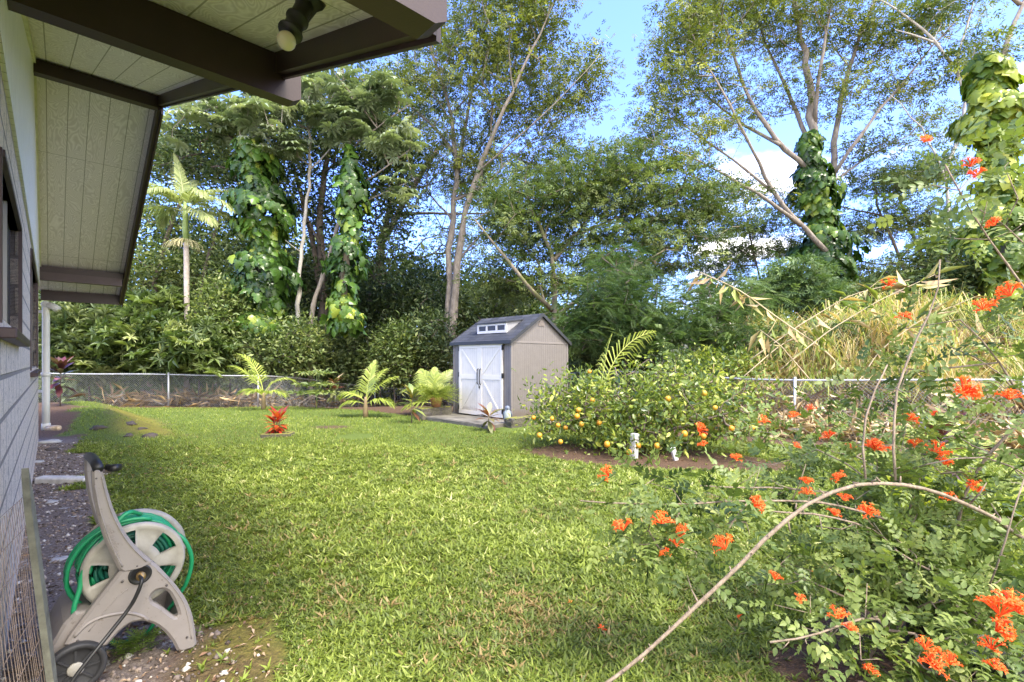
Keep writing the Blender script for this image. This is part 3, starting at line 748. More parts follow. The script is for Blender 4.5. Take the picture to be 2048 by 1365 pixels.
def smoothpoly(P_, it=2):
    P_ = [np.array(q, float) for q in P_]
    for _ in range(it):
        Q = []
        for i in range(len(P_)): a, b = P_[i], P_[(i + 1) % len(P_)]; Q += [a * .8 + b * .2, a * .2 + b * .8]
        P_ = Q
    return [tuple(q) for q in P_]
m, t, p = M_new('taupe_plastic')
cc = rampc(t, noise(t, 5, 6), [(.3, (.225, .20, .185)), (.7, (.28, .25, .23))]); cc = mixc(t, mth(t, 'MULTIPLY', mth(t, 'GREATER_THAN', noise(t, 24, 7, .85), .60), .55), cc, (.12, .085, .06))
t.links.new(cc, p.inputs['Base Color']); p.inputs['Roughness'].default_value = .5; bump(t, p, noise(t, 300, 2), .15, .001); TAUPE = m
def Mplane_(a, b, d):
    Mx = Matrix(((E1[0], E2[0], -NB[0], 0), (E1[1], E2[1], -NB[1], 0), (E1[2], E2[2], -NB[2], 0), (0, 0, 0, 1))); Mx.translation = Vector(RP0 + E1 * a + E2 * b + NB * d); return Mx
SCR = simple('dull_screw', (.08, .07, .065), .5, .3)
TAUPE_L = simple('pale_taupe_plastic', (.33, .31, .265), .5, 0, .28, 9)
HOSE = simple('green_hose', (.015, .27, .11), .35, 0, .1, 3)
HOSE_D = simple('dark_green_hose', (.012, .12, .08), .4, 0, .1, 3)
RUB = simple('black_rubber', (.03, .03, .032), .6, 0, .3, 9)
BRASS = simple('brass', (.45, .30, .12), .4, .8, .15)
reel = empty('hose_reel', tuple(RP0), 'taupe plastic hose reel cart with green hose standing on the soil beside the wall', 'hose reel')
DEP = .40
body = [(345, 1175), (378, 1118), (430, 1050), (520, 930), (600, 830), (650, 765), (690, 722), (740, 700), (790, 700), (840, 722), (900, 785), (960, 850), (1010, 920), (1042, 1000), (1058, 1090), (1068, 1178), (965, 1210),
        (935, 1150), (895, 1098), (840, 1055), (775, 1035), (710, 1046), (655, 1085), (610, 1135), (572, 1178), (440, 1195)]
hole = [(815, 905), (840, 872), (880, 862), (915, 880), (945, 935), (968, 1000), (955, 1018), (925, 1000), (870, 955), (828, 935)]
arm = [(495, 222), (515, 208), (545, 210), (562, 240), (580, 320), (610, 420), (655, 520), (700, 590), (760, 660), (835, 720), (745, 760), (650, 775), (600, 675), (560, 590), (528, 480), (508, 380), (497, 300)]
for d in (0.0, DEP):
    mb = MB(); outline_plate(mb, smoothpoly([onp(*q) for q in body], 1), smoothpoly([onp(*q) for q in hole], 1), d, d + .045)
    mb.obj('side_frame', TAUPE, reel, off=RP0)
for d in (.048, DEP - .04):
    mb = MB(); outline_plate(mb, smoothpoly([onp(*q) for q in arm], 1), None, d if d > .1 else -.006, (d if d > .1 else -.006) + .04, .01)
    mb.obj('handle_arm', TAUPE, reel, off=RP0)
# raised rib over the near arch
rib = [onp(*q) for q in ((400, 1120), (470, 1052), (560, 1010), (680, 990), (760, 1005), (800, 1030))]
mb = MB(); mb.tube(crv([W3(a, b, .002) for a, b in rib]), .008, 6); mb.obj('moulded_rib', TAUPE, reel, True, off=RP0)
# screws and a pressed seam down the arm
for cx, cy in ((520, 262), (740, 735), (660, 820), (1010, 1120), (420, 1140), (900, 840)):
    mb = MB(); a, b = onp(cx, cy); mb.lathe([(.0055, 0), (.0055, .004), (.003, .006), (.001, .006)], 10, Mplane_(a, b, -.001)); mb.obj('screw', simple('dull_screw', (.08, .07, .065), .5, .3) if 'SCR' not in globals() else SCR, reel, True, off=RP0)
for pts_ in (((512, 300), (535, 420), (565, 520), (610, 640), (660, 740)), ((548, 250), (566, 330), (600, 440), (650, 545), (710, 630), (790, 710)), ((690, 860), (640, 900), (560, 990), (480, 1090)), ((850, 760), (920, 830), (990, 930), (1020, 1030), (1035, 1130))):
    mb = MB(); mb.tube(crv([W3(*onp(cx, cy), -.0065 if cy < 800 and cx < 800 else .0005) for cx, cy in pts_]), .0035, 5); mb.obj('moulded_rib', TAUPE, reel, True, off=RP0)
# script lettering pressed in the arm
try:
    cu = bpy.data.curves.new('emblem', 'FONT'); cu.body = 'HOSE MOBILE'; cu.size = .032; cu.extrude = .0012
    to = bpy.data.objects.new('emblem_text', cu); C.objects.link(to)
    dg = bpy.context.evaluated_depsgraph_get(); me = bpy.data.meshes.new_from_object(to.evaluated_get(dg)); bpy.data.objects.remove(to)
    q0 = onp(585, 505); q1 = onp(640, 670); dx_ = np.array(q1) - np.array(q0); ang = math.atan2(dx_[1], dx_[0]); ex = dx_ / np.linalg.norm(dx_); ey = np.array([-ex[1], ex[0]])
    co = np.array([v.co[:] for v in me.vertices]); sc__ = np.linalg.norm(dx_) / co[:, 0].max(); co[:, :2] *= sc__
    Vt = [W3(*(np.array(q0) + ex * c_[0] + ey * (c_[1] - .012)), -.008 - (0.0015 if c_[2] > 0 else 0)) for c_ in co]
    mk('lettering', Vt, [tuple(f.vertices) for f in me.polygons], simple('moulded_letters', (.29, .25, .225), .5), reel, loc=None).data.transform(Matrix.Translation(Vector(-RP0)))
except Exception as e: print('text', e)
# drum
HC = np.array(onp(735, 738, .07)); 
rx_ = abs(onp(1017, 690, .07)[0] - onp(443, 790, .07)[0]) / 2; R_ = float(np.clip(rx_, .2, .27)); print('drum radius', R_, HC)
def Mplane(a, b, d):
    Mx = Matrix(((E1[0], E2[0], -NB[0], 0), (E1[1], E2[1], -NB[1], 0), (E1[2], E2[2], -NB[2], 0), (0, 0, 0, 1))); Mx.translation = Vector(W3(a, b, d)); return Mx
def flange(d, sgn):
    mb = MB(); segs = 64; Mx = Mplane(HC[0], HC[1], d)
    # five oval windows cut out of the disc: built as rings and spokes
    rings_ = [R_ * k for k in (.22, .34, .50, .70, .84, .93, 1.0)]; zz_ = [.02, .028, .02, .014, .018, .03, .012]
    V = []; Fs = []
    for side in (0, 1):
        for r_, z_ in zip(rings_, zz_):
            for j in range(segs): th = 2 * math.pi * j / segs; V.append((r_ * math.cos(th), r_ * math.sin(th), (z_ - .012 * side) * sgn))
    nr_ = len(rings_)
    hole_ = lambda i, j: i in (2, 3) and (j % 13) in ((3, 4, 5, 6, 7, 8) if i == 3 else (3, 4, 5, 6, 7, 8)) and j < 64
    for side in (0, 1):
        for i in range(nr_ - 1):
            for j in range(segs):
                if hole_(i, j): continue
                a = side * nr_ * segs + i * segs + j; b = side * nr_ * segs + i * segs + (j + 1) % segs; f = (a, b, b + segs, a + segs); Fs.append(f if side == 0 else f[::-1])
    for i in range(nr_ - 1):      # walls of the windows
        for j in range(segs):
            if hole_(i, j):
                for (ni, nj, e) in ((i - 1, j, ((i, j), (i, j + 1))), (i + 1, j, ((i + 1, j), (i + 1, j + 1))), (i, j - 1, ((i, j), (i + 1, j))), (i, j + 1, ((i, j + 1), (i + 1, j + 1)))):
                    if not hole_(ni, nj % segs):
                        v = [q[0] * segs + q[1] % segs for q in e]; Fs.append((v[0], v[1], v[1] + nr_ * segs, v[0] + nr_ * segs))
    for j in range(segs):
        a = (nr_ - 1) * segs + j; b = (nr_ - 1) * segs + (j + 1) % segs; Fs.append((a, b, b + nr_ * segs, a + nr_ * segs))
    V = np.array(V); V = (np.asarray(Mx.to_3x3()) @ V.T).T + np.array(Mx.translation); mb.add(V, Fs)
    mb.lathe([(R_ * .24, .0), (R_ * .24, .03), (.02, .032)], 24, Mx); return mb
flange(.10, 1).obj('drum_flange', TAUPE_L, reel, True, off=RP0)
flange(DEP - .06, -1).obj('drum_flange', TAUPE_L, reel, True, off=RP0)
mb = MB(); Mx = Mplane(HC[0], HC[1], DEP - .07); mb.lathe([(.09, 0), (.09, DEP - .16)], 24, Mx); mb.obj('drum', TAUPE_L, reel, True, off=RP0)
# wound hose: layers of turns
def coil(r, d0, d1, turns, ph=0, jit=.004):
    n = int(turns * 26); th = np.linspace(0, turns * 2 * math.pi, n) + ph; d = np.linspace(d0, d1, n)
    rr = r + jit * np.sin(th * .7 + ph)
    return [W3(HC[0] + rr[i] * math.cos(th[i]), HC[1] + rr[i] * math.sin(th[i]), d[i]) for i in range(n)]
mb = MB()
for L_, r_ in enumerate((.112, .130, .148)): mb.tube(coil(r_, .135 if L_ % 2 else .31, .31 if L_ % 2 else .135, 9, L_), .0095, 7)
mb.obj('hose_coil', HOSE_D, reel, True, off=RP0)
mb = MB()
for L_, r_ in enumerate((.168, .187, .206)): mb.tube(coil(r_, .135 if L_ % 2 else .31, .31 if L_ % 2 else .135, 9, L_ * 2), .0095, 7)
lo = np.linspace(0, 2 * math.pi * 1.9, 70)       # loose turns hanging outside the flange
mb.tube([W3(HC[0] - .01 + (R_ + .012 + .010 * math.sin(a * .9)) * math.cos(a + 1.2) * 1.04, max(.03, HC[1] - .012 + (R_ + .012 + .012 * math.sin(a * .8 + 1)) * math.sin(a + 1.2)), .13 + .13 * (i / 70)) for i, a in enumerate(lo)], .0105, 8)
mb.tube(crv([W3(*onp(cx, cy, dd), dd) for cx, cy, dd in ((590, 1120, .30), (620, 1152, .30), (700, 1140, .30), (790, 1100, .28), (830, 1050, .26), (900, 985, .24), (960, 900, .2), (1010, 820, .16), (1036, 700, .12), (1000, 600, .11), (930, 545, .13))]), .0105, 8)
mb.tube(crv([W3(*onp(cx, cy, dd), dd) for cx, cy, dd in ((395, 1050, .07), (400, 960, .07), (430, 860, .08), (445, 780, .085), (500, 660, .09), (560, 590, .09), (640, 490, .1), (700, 445, .12), (760, 455, .2))]), .0105, 8)
mb.obj('hose', HOSE, reel, True, off=RP0)
# top guard tube (rear), handle grip
mb = MB(); mb.tube(crv([W3(*onp(cx, cy, dd), dd) for cx, cy, dd in ((640, 480, .30), (720, 455, .33), (800, 450, .35), (880, 470, .36), (940, 515, .37), (970, 560, .37), (985, 640, .38))]), .024, 10)
mb.obj('hose_guide', TAUPE_L, reel, True, off=RP0)
mb = MB(); top_ = onp(530, 212); mb.tube([W3(top_[0], top_[1] + .004, -.004), W3(top_[0], top_[1] + .014, .1), W3(top_[0], top_[1] + .014, DEP - .1), W3(top_[0], top_[1] + .004, DEP + .0)], .022, 12)
gq = onp(620, 205); mb.tube([W3(top_[0] + .03, top_[1] + .0, .02), W3(gq[0], gq[1], .0)], .014, 8); mb.box(-.018, .018, -.02, .02, -.014, .014, Matrix.Translation(Vector(W3(gq[0], gq[1], 0))))
mb.obj('handle', BLACKP, reel, True, off=RP0)
# tray between the frames at the wheel end
tr0 = np.array(onp(300, 1060)); 
mb = MB(); outline_plate(mb, [(-.54, .14), (-.46, .30), (-.42, .34), (-.36, .33), (-.34, .16), (-.40, .10)], None, .04, DEP + .01, .012); mb.obj('tray', TAUPE, reel, off=RP0)
mb = MB(); outline_plate(mb, [(-.02, .10), (-.0, .2), (.02, .2), (.0, .09)], None, .04, DEP + .01, .004); mb.obj('cross_bar', TAUPE, reel, off=RP0)
# wheels
WC = np.array(onp(408, 1295, -.03)); wr = max(.10, min(.135, WC[1] - 0.0)); WC[1] = wr + .002
for d in (-.035, DEP + .05):
    Mx = Mplane(WC[0], WC[1], d + .035)
    mb = MB(); mb.lathe([(wr * .80, 0), (wr * .97, 0), (wr, .006), (wr, .036), (wr * .97, .042), (wr * .80, .042), (wr * .78, .034), (wr * .72, .030), (.03, .028)], 40, Mx); wo = mb.obj('wheel', RUB, reel, True, off=RP0)
    mb = MB()
    for k in range(8):
        a = k * math.pi / 4; Mr = Mx @ Matrix.Rotation(a, 4, 'Z'); mb.box(.03, wr * .76, -.004, .004, .026, .037, Mr)
    mb.obj('spoke', RUB, wo, off=(0, 0, 0)).location = -Vector(RP0)
    mb = MB(); mb.lathe([(.030, .03), (.030, .040), (.024, .044), (.001, .045)], 24, Mx); mb.obj('hub_cap', TAUPE_L, wo, True).location = -Vector(RP0)
# hub recess, brass fitting, black supply hose
Mx = Mplane(*onp(757, 782), 0)
mb = MB(); mb.lathe([(.047, -.002), (.047, .004), (.040, .006), (.036, .003), (.001, .002)], 28, Mx); mb.obj('hub_recess', BLACKP, reel, True, off=RP0)
mb = MB(); mb.lathe([(.017, .0), (.017, .02), (.02, .022), (.02, .034), (.014, .036), (.014, .05)], 12, Mx); mb.obj('brass_fitting', BRASS, reel, True, off=RP0)
pth = [(757, 790, -.04), (765, 820, -.075), (735, 900, -.075), (690, 975, -.07), (600, 1090, -.09), (520, 1190, -.12), (440, 1290, -.14), (385, 1365, -.15), (340, 1430, -.16), (300, 1490, -.165)]
mb = MB(); mb.tube(crv([W3(*onp(a, b, d), d) for a, b, d in pth]), .0085, 8); mb.obj('supply_hose', BLACKP, reel, True, off=RP0)
# small fern and a dead leaf under the reel
FERN = leafmat('fern_leaf', [(0, (.12, .20, .03)), (1, (.30, .40, .08))], .3)
c_ = gp(272, 1300); n = 60; th = rng.random(n) * 6.28
V, Fs, tt = scatter(pinnate(6, .3, .3), np.c_[c_[0] + rng.normal(size=n) * .03, c_[1] + rng.normal(size=n) * .03, np.full(n, c_[2] + .005) + rng.random(n) * .04], np.c_[np.cos(th), np.sin(th), .3 + rng.random(n) * .8], np.tile([0, 0, 1.], (n, 1)), .05 + .05 * rng.random(n), rng.random(n))
tag(mk('small_fern', V - c_, Fs, FERN, loc=c_, attrs={'tint': tt}), 'small pale green fern growing under the hose reel', 'fern')

# ------------------------------------------------------------------ chain link fence
def fence(name, label, path, posts, hgt=1.17):
    path = np.array([(x, y, g1(x, y)) for x, y in path]); root = empty(name, tuple(path[0]), label, 'fence', 'chain link fences round the yard')
    o = path[0]; seg = np.linalg.norm(np.diff(path[:, :2], axis=0), axis=1); cum = np.r_[0, np.cumsum(seg)]
    def pt(u, h=0.0):
        q = np.array([np.interp(u, cum, path[:, 0]), np.interp(u, cum, path[:, 1])]); return np.array([q[0], q[1], g1(*q) + h])
    mb = MB(); us = np.linspace(0, cum[-1], int(cum[-1] / .5) + 2); mb.tube([pt(u, hgt) for u in us], .021, 8); mb.obj('top_rail', GALV, root, True, off=o)
    mb = MB(); pitch = .072
    nrow = int(hgt / pitch * 1.0); U = np.arange(0, cum[-1], pitch)
    for u in U:
        for sg in (1, -1):
            uu = [u, u + sg * hgt * .5, u + sg * hgt]
            if min(uu) < 0 or max(uu) > cum[-1]: 
                lim = 0 if min(uu) < 0 else cum[-1]; f = abs(lim - u) / hgt
                if f < .05: continue
                mb.tube([pt(u, .02), pt(lim, .02 + f * (hgt - .02))], .0019, 3, cap=False); continue
            mb.tube([pt(uu[0], .02), pt(uu[1], hgt / 2), pt(uu[2], hgt)], .0019, 3, cap=False)
        mb.tube([pt(u, hgt), pt(u + .004, hgt + .05)], .003, 3, cap=False)
    mb.obj('chain_link_mesh', GALV, root, off=o)
    for u in posts(cum[-1]) if callable(posts) else posts:
        q = pt(u); mb = MB(); mb.tube([q - (0, 0, .1), q + (0, 0, hgt + .03)], .03, 10); ball(mb, q + (0, 0, hgt + .04), .034, 8); mb.obj('post', GALV, root, True, off=o)
    return root
def dist_to(path, xy):
    P_ = np.array(path); seg = np.linalg.norm(np.diff(P_, axis=0), axis=1); cum = np.r_[0, np.cumsum(seg)]; best = (1e9, 0)
    for i in range(len(seg)):
        d = P_[i + 1] - P_[i]; t_ = np.clip((np.array(xy) - P_[i]) @ d / (d @ d), 0, 1); e = np.linalg.norm(P_[i] + d * t_ - xy)
        if e < best[0]: best = (e, cum[i] + t_ * seg[i])
    return best[1]
LP = [(-21, 15.6), (-17, 16.6), (-12.5, 17.6), (-9.5, 18.1), (-8.0, 21.9), (-6.8, 24.0), (-4.0, 24.4), (.5, 19.0)]
fence('chain_link_fence', 'grey chain link fence along the back of the lawn left of the shed', LP, [dist_to(LP, q) for q in LP[:6]])
RPn = [(.5, 19.0), (3.2, 14.5), (5.1, 12.0), (6.26, 10.7), (8.0, 9.6), (9.42, 8.9), (12, 7.9)]
fence('chain_link_fence', 'grey chain link fence holding back dry straw behind the orange tree', RPn, [dist_to(RPn, q) for q in ((.5, 19), (3.2, 14.5), (6.26, 10.7), (9.42, 8.9), (12, 7.9))])

# ------------------------------------------------------------------ shed (local x = back along the gable side, y = to the left along the doors)
SHX, SHY = -.02, 11.5
shed = empty('garden_shed', (SHX, SHY, .10), 'taupe plastic garden shed with white double doors and grey shingle roof', 'shed', rz=math.radians(45))
WF, LS, EH, RHs = 2.2, 2.15, 1.88, 2.55
TSH = siding_mat('taupe_siding_side', (.18, .162, .152), (.11, .098, .092), .072, .14, axis=0, rough=.5, var=.09, mud=1)
TSF = siding_mat('taupe_siding_front', (.18, .162, .152), (.11, .098, .092), .072, .14, axis=1, rough=.5, var=.09, mud=1)
DOORM = siding_mat('white_door_panel', (.72, .68, .61), (.50, .47, .42), .085, .07, axis=1, rough=.45, var=.06, mud=1)
DTRIM = simple('white_door_trim', (.76, .72, .65), .45, 0, .03)
m, t, p = M_new('shingle_tile'); co = nd(t, 'ShaderNodeTexCoord'); sp2 = nd(t, 'ShaderNodeSeparateXYZ'); t.links.new(co.outputs['Object'], sp2.inputs[0])
cb = nd(t, 'ShaderNodeCombineXYZ'); t.links.new(sp2.outputs[1], cb.inputs[0]); t.links.new(sp2.outputs[0], cb.inputs[1])
br = nd(t, 'ShaderNodeTexBrick'); t.links.new(cb.outputs[0], br.inputs['Vector']); br.inputs['Scale'].default_value = 1; br.inputs['Brick Width'].default_value = .30; br.inputs['Row Height'].default_value = .135; br.inputs['Mortar Size'].default_value = .008
br.inputs['Color1'].default_value = (.03, .033, .04, 1); br.inputs['Color2'].default_value = (.06, .063, .072, 1); br.inputs['Mortar'].default_value = (.015, .015, .018, 1)
t.links.new(br.outputs['Color'], p.inputs['Base Color']); p.inputs['Roughness'].default_value = .55; bump(t, p, mth(t, 'SUBTRACT', 1.0, br.outputs['Fac']), .6, .01); SHG = m
mb = MB()      # side and back walls
gab = [(0, 0), (LS, 0), (LS, EH), (LS / 2, RHs - .02), (0, EH)]
for y0, y1 in ((0, .03), (WF - .03, WF)):
    V = [(a, y, z) for y in (y0, y1) for a, z in gab]; mb.add(V, [(0, 1, 2, 3, 4), (9, 8, 7, 6, 5)] + [(i, 5 + i, 5 + (i + 1) % 5, (i + 1) % 5) for i in range(5)])
mb.obj('side_wall', TSH, shed)
mb = MB(); mb.box(0, .03, .03, .27, 0, EH); mb.box(0, .03, WF - .27, WF - .03, 0, EH); mb.box(LS - .03, LS, .03, WF - .03, 0, EH); mb.box(0, .03, .27, WF - .27, EH - .05, EH)
mb.obj('front_wall', TSF, shed)
TRT = None
for bx in ((-.012, .04, -.012, .05, 0, EH - .01), (LS - .05, LS + .01, -.012, .03, 0, EH - .01), (.05, LS - .05, -.010, -.0, EH - .05, EH), (-.012, .04, WF - .05, WF + .01, 0, EH - .01)):
    mb = MB(); mb.box(*bx, c=.004); TRT = TRT or simple('taupe_trim', (.19, .17, .16), .5, 0, .04); mb.obj('corner_trim', TRT, shed)
# gable vent
mb = MB()
for k in range(5): mb.box(LS / 2 - .12 + k * .012, LS / 2 + .12 - k * .012, -.016, -.0, RHs - .27 + k * .028, RHs - .255 + k * .028)
mb.obj('gable_vent', simple('vent_taupe', (.26, .22, .2), .6), shed)
# roof
sl = (RHs - EH) / (LS / 2); mb = MB()
def rpt(x, y, dz): return (x, y, (EH + sl * min(x, LS - x)) + dz)
for a, b in ((-.06, LS / 2), (LS / 2, LS + .06)):
    mb.hexa([rpt(a, -.05, .01), rpt(b, -.05, .01), rpt(b, WF + .05, .01), rpt(a, WF + .05, .01), rpt(a, -.05, .05), rpt(b, -.05, .05), rpt(b, WF + .05, .05), rpt(a, WF + .05, .05)])
mb.obj('roof', SHG, shed)
mb = MB(); DK = simple('dark_roof_edge', (.03, .032, .036), .5)
for y0, y1 in ((-.075, -.051), (WF + .051, WF + .075)):
    for a, b in ((-.08, LS / 2), (LS / 2, LS + .08)): mb.hexa([rpt(a, y0, -.03), rpt(b, y0, -.03), rpt(b, y1, -.03), rpt(a, y1, -.03), rpt(a, y0, .06), rpt(b, y0, .06), rpt(b, y1, .06), rpt(a, y1, .06)])
z0_ = EH - .06 * sl; mb.box(-.085, -.061, -.05, WF + .05, z0_ - .035, z0_ + .05); mb.box(LS + .061, LS + .085, -.05, WF + .05, z0_ - .035, z0_ + .05); mb.obj('roof_edge', DK, shed)
# skylight dormer
DPANE = simple('tinted_pane', (.03, .03, .035), .4)
d0, d1 = .42, 1.52; xf = .28; zf0 = EH + sl * xf + .05; zf1 = zf0 + .24
mb = MB(); xb = LS / 2 - .12
mb.hexa([(xf, d0, zf0 - .06), (xb, d0, EH + sl * xb), (xb, d1, EH + sl * xb), (xf, d1, zf0 - .06), (xf, d0, zf1), (xb, d0, zf1 + .10), (xb, d1, zf1 + .10), (xf, d1, zf1)]); dorm = mb.obj('dormer', simple('dormer_grey', (.30, .30, .31), .5, 0, .05), shed)
mb = MB(); mb.hexa([(xf - .07, d0 - .04, zf1 + .002), (xb, d0 - .04, zf1 + .112), (xb, d1 + .04, zf1 + .112), (xf - .07, d1 + .04, zf1 + .002), (xf - .07, d0 - .04, zf1 + .03), (xb, d0 - .04, zf1 + .14), (xb, d1 + .04, zf1 + .14), (xf - .07, d1 + .04, zf1 + .03)]); mb.obj('dormer_roof', DK, dorm)
mb = MB(); fx0, fx1 = xf - .03, xf - .002; gap = (d1 - d0) / 3
mb.box(fx0, fx1, d0, d1, zf0 - .0, zf0 + .065); mb.box(fx0, fx1, d0, d1, zf1 - .05, zf1 - .002)
for k in range(4): c_ = d0 + k * gap; a = c_ if k == 0 else (c_ - .03 if k < 3 else c_ - .06); mb.box(fx0, fx1, a, a + .06, zf0 + .065, zf1 - .05)
mb.obj('skylight_frame', DTRIM, dorm)
for k in range(3): mb = MB(); mb.box(xf - .012, xf - .006, d0 + k * gap + .03, d0 + (k + 1) * gap - .03, zf0 + .06, zf1 - .045); mb.obj('skylight_pane', DPANE, dorm)
# doors: K-braced pair
DW = (WF - .54) / 2
for k, (a, b) in enumerate(((.27, .27 + DW), (.27 + DW, WF - .27))):
    mb = MB(); mb.box(-.028, -.002, a + .003, b - .003, .02, EH - .052); door = mb.obj('door', DOORM, shed)
    mb = MB(); x0, x1 = -.040, -.029; ztop = EH - .052; zm = .93
    mb.box(x0, x1, a + .003, a + .085, .02, ztop); mb.box(x0, x1, b - .085, b - .003, .02, ztop)
    mb.box(x0, x1, a + .085, b - .085, .02, .12); mb.box(x0, x1, a + .085, b - .085, ztop - .10, ztop); mb.box(x0, x1, a + .085, b - .085, zm, zm + .12)
    # braces run from the meeting edge at mid height out to the corners
    inn, outn = (b - .085, a + .085) if k == 0 else (a + .085, b - .085)
    for z_a, z_b in ((zm + .12, ztop - .10), (zm, .12)):
        dv = np.array([outn - inn, z_b - z_a]); nn_ = np.array([-dv[1], dv[0]]) / np.hypot(*dv) * .042
        q = [np.array([inn, z_a]) + nn_, np.array([inn, z_a]) - nn_, np.array([outn, z_b]) - nn_, np.array([outn, z_b]) + nn_]
        lo_, hi_ = min(inn, outn), max(inn, outn); q = [np.clip(v, (lo_, min(z_a, z_b)), (hi_, max(z_a, z_b))) for v in q]
        V = [(x, v[0], v[1]) for x in (x0 + .002, x1) for v in q]; mb.add(V, [(0, 1, 2, 3), (7, 6, 5, 4), (0, 4, 5, 1), (1, 5, 6, 2), (2, 6, 7, 3), (3, 7, 4, 0)])
    mb.obj('door_trim', DTRIM, door)
    hy = (b - .045) if k == 0 else (a + .045)
    mb = MB(); mb.tube([(-.04, hy, .80), (-.075, hy, .83), (-.08, hy, .92), (-.08, hy, 1.08), (-.075, hy, 1.17), (-.04, hy, 1.2)], .012, 8); mb.obj('handle', BLACKP, door, True)
    for z_ in (.12, .98, EH - .22): hh = MB(); yy = a if k == 0 else b; hh.box(-.05, -.0, yy - .014, yy + .014, z_, z_ + .12); hh.obj('hinge', BLACKP, door)
    if k == 0: hh = MB(); hh.box(-.05, -.038, b - .02, b + .02, .70, .76); hh.tube([(-.055, b, .755), (-.06, b, .79), (-.045, b, .81)], .006, 6); hh.obj('padlock', BLACKP, door)
MOSSC = simple('mossy_concrete', (.13, .12, .10), .95, 0, .5, 4, .7, 40)
m, t, p = M_new('mossy_block'); f_ = noise(t, 30, 6, .7); c1_ = rampc(t, f_, [(.3, (.035, .03, .028)), (.7, (.15, .135, .125))]); geo = nd(t, 'ShaderNodeNewGeometry'); sp3 = nd(t, 'ShaderNodeSeparateXYZ'); t.links.new(geo.outputs['Normal'], sp3.inputs[0])
mk_ = mth(t, 'MULTIPLY', mth(t, 'GREATER_THAN', noise(t, 7, 6), .44), .9); c1_ = mixc(t, mth(t, 'MULTIPLY', mk_, mth(t, 'MAXIMUM', sp3.outputs[2], .12)), c1_, (.20, .20, .02)); t.links.new(c1_, p.inputs['Base Color']); p.inputs['Roughness'].default_value = .95; bump(t, p, f_, .8, .02); MOSSB = m
def rough_box(x0, x1, y0, y1, z0, z1, M, n=8, j=.012, seed=1):
    """weathered block: subdivided faces, knocked about"""
    q = np.random.default_rng(seed); mb = MB(); mb.box(x0, x1, y0, y1, z0, z1, c=.015)
    import bmesh
    bm = bmesh.new(); vs_ = [bm.verts.new(v) for v in mb.V[0]]
    for f in mb.F: bm.faces.new([vs_[i] for i in f])
    bmesh.ops.triangulate(bm, faces=bm.faces); 
    for _ in range(2): bmesh.ops.subdivide_edges(bm, edges=[e for e in bm.edges if e.calc_length() > .08], cuts=1, use_grid_fill=True)
    bmesh.ops.triangulate(bm, faces=bm.faces)
    V = np.array([v.co[:] for v in bm.verts]); V += q.normal(size=V.shape) * j * .5; bm.verts.index_update()
    Fs = [[v.index for v in f.verts] for f in bm.faces]; bm.free()
    V = (np.asarray(M.to_3x3()) @ V.T).T + np.array(M.translation); o = MB(); o.add(V, Fs); return o
SM = Matrix.Translation((SHX, SHY, 0)) @ Matrix.Rotation(math.radians(45), 4, 'Z')
tag(rough_box(-1.05, 2.25, -.35, 2.35, -.25, .096, SM).obj('concrete_platform', MOSSC), 'weathered grey concrete platform that the shed stands on', 'platform')
tag(rough_box(-1.15, -.2, 2.0, 2.3, .0, .30, SM, seed=4).obj('low_block_wall', MOSSB), 'mossy low block wall left of the shed doors with a potted plant on it', 'low wall')
tag(rough_box(-.60, .9, -.62, -.38, -.1, .22, SM, seed=5).obj('low_block_wall', MOSSB), 'mossy low block wall at the right corner of the shed under the orange leaves', 'low wall')

# penguin figure by the shed corner
pg = gp(1015, 843, 10.95); pg[2] = .1; pen = empty('penguin_statue', tuple(pg), 'small painted penguin garden statue standing at the right corner of the shed', 'statue')
prof = [(.03, 0), (.075, .01), (.088, .06), (.092, .13), (.085, .21), (.068, .26), (.055, .285), (.058, .31), (.056, .345), (.04, .37), (.015, .385), (.002, .387)]
m, t, p = M_new('penguin_paint'); co = nd(t, 'ShaderNodeTexCoord'); sp4 = nd(t, 'ShaderNodeSeparateXYZ'); t.links.new(co.outputs['Object'], sp4.inputs[0])
belly = mth(t, 'MULTIPLY', mth(t, 'LESS_THAN', sp4.outputs[1], -.035), mth(t, 'MULTIPLY', mth(t, 'LESS_THAN', sp4.outputs[2], .29), mth(t, 'GREATER_THAN', sp4.outputs[2], .07)))
cc = mixc(t, belly, mixc(t, noise(t, 22, 4), (.05, .07, .11), (.22, .25, .31)), mixc(t, noise(t, 30, 3), (.42, .46, .48), (.20, .26, .22))); t.links.new(cc, p.inputs['Base Color']); p.inputs['Roughness'].default_value = .35
mb = MB(); mb.lathe(prof, 20); mb.obj('body', m, pen, True)
for sg in (-1, 1):
    mb = MB(); mb.tube([(sg * .075, -.01, .25), (sg * .10, -.02, .18), (sg * .098, -.02, .1)], [.02, .026, .008], 8, flat=.5); mb.obj('flipper', simple('flipper_blue', (.06, .085, .13), .4), pen, True)
    mb = MB(); ball(mb, (sg * .035, -.06, .012), .032, 8, (1, 1.4, .5)); mb.obj('foot', simple('foot_grey', (.2, .2, .22), .5), pen, True)
mb = MB(); mb.tube([(0, -.05, .325), (0, -.085, .318), (0, -.1, .31)], [.016, .01, .003], 8); mb.obj('beak', simple('beak_dark', (.05, .05, .06), .4), pen, True)
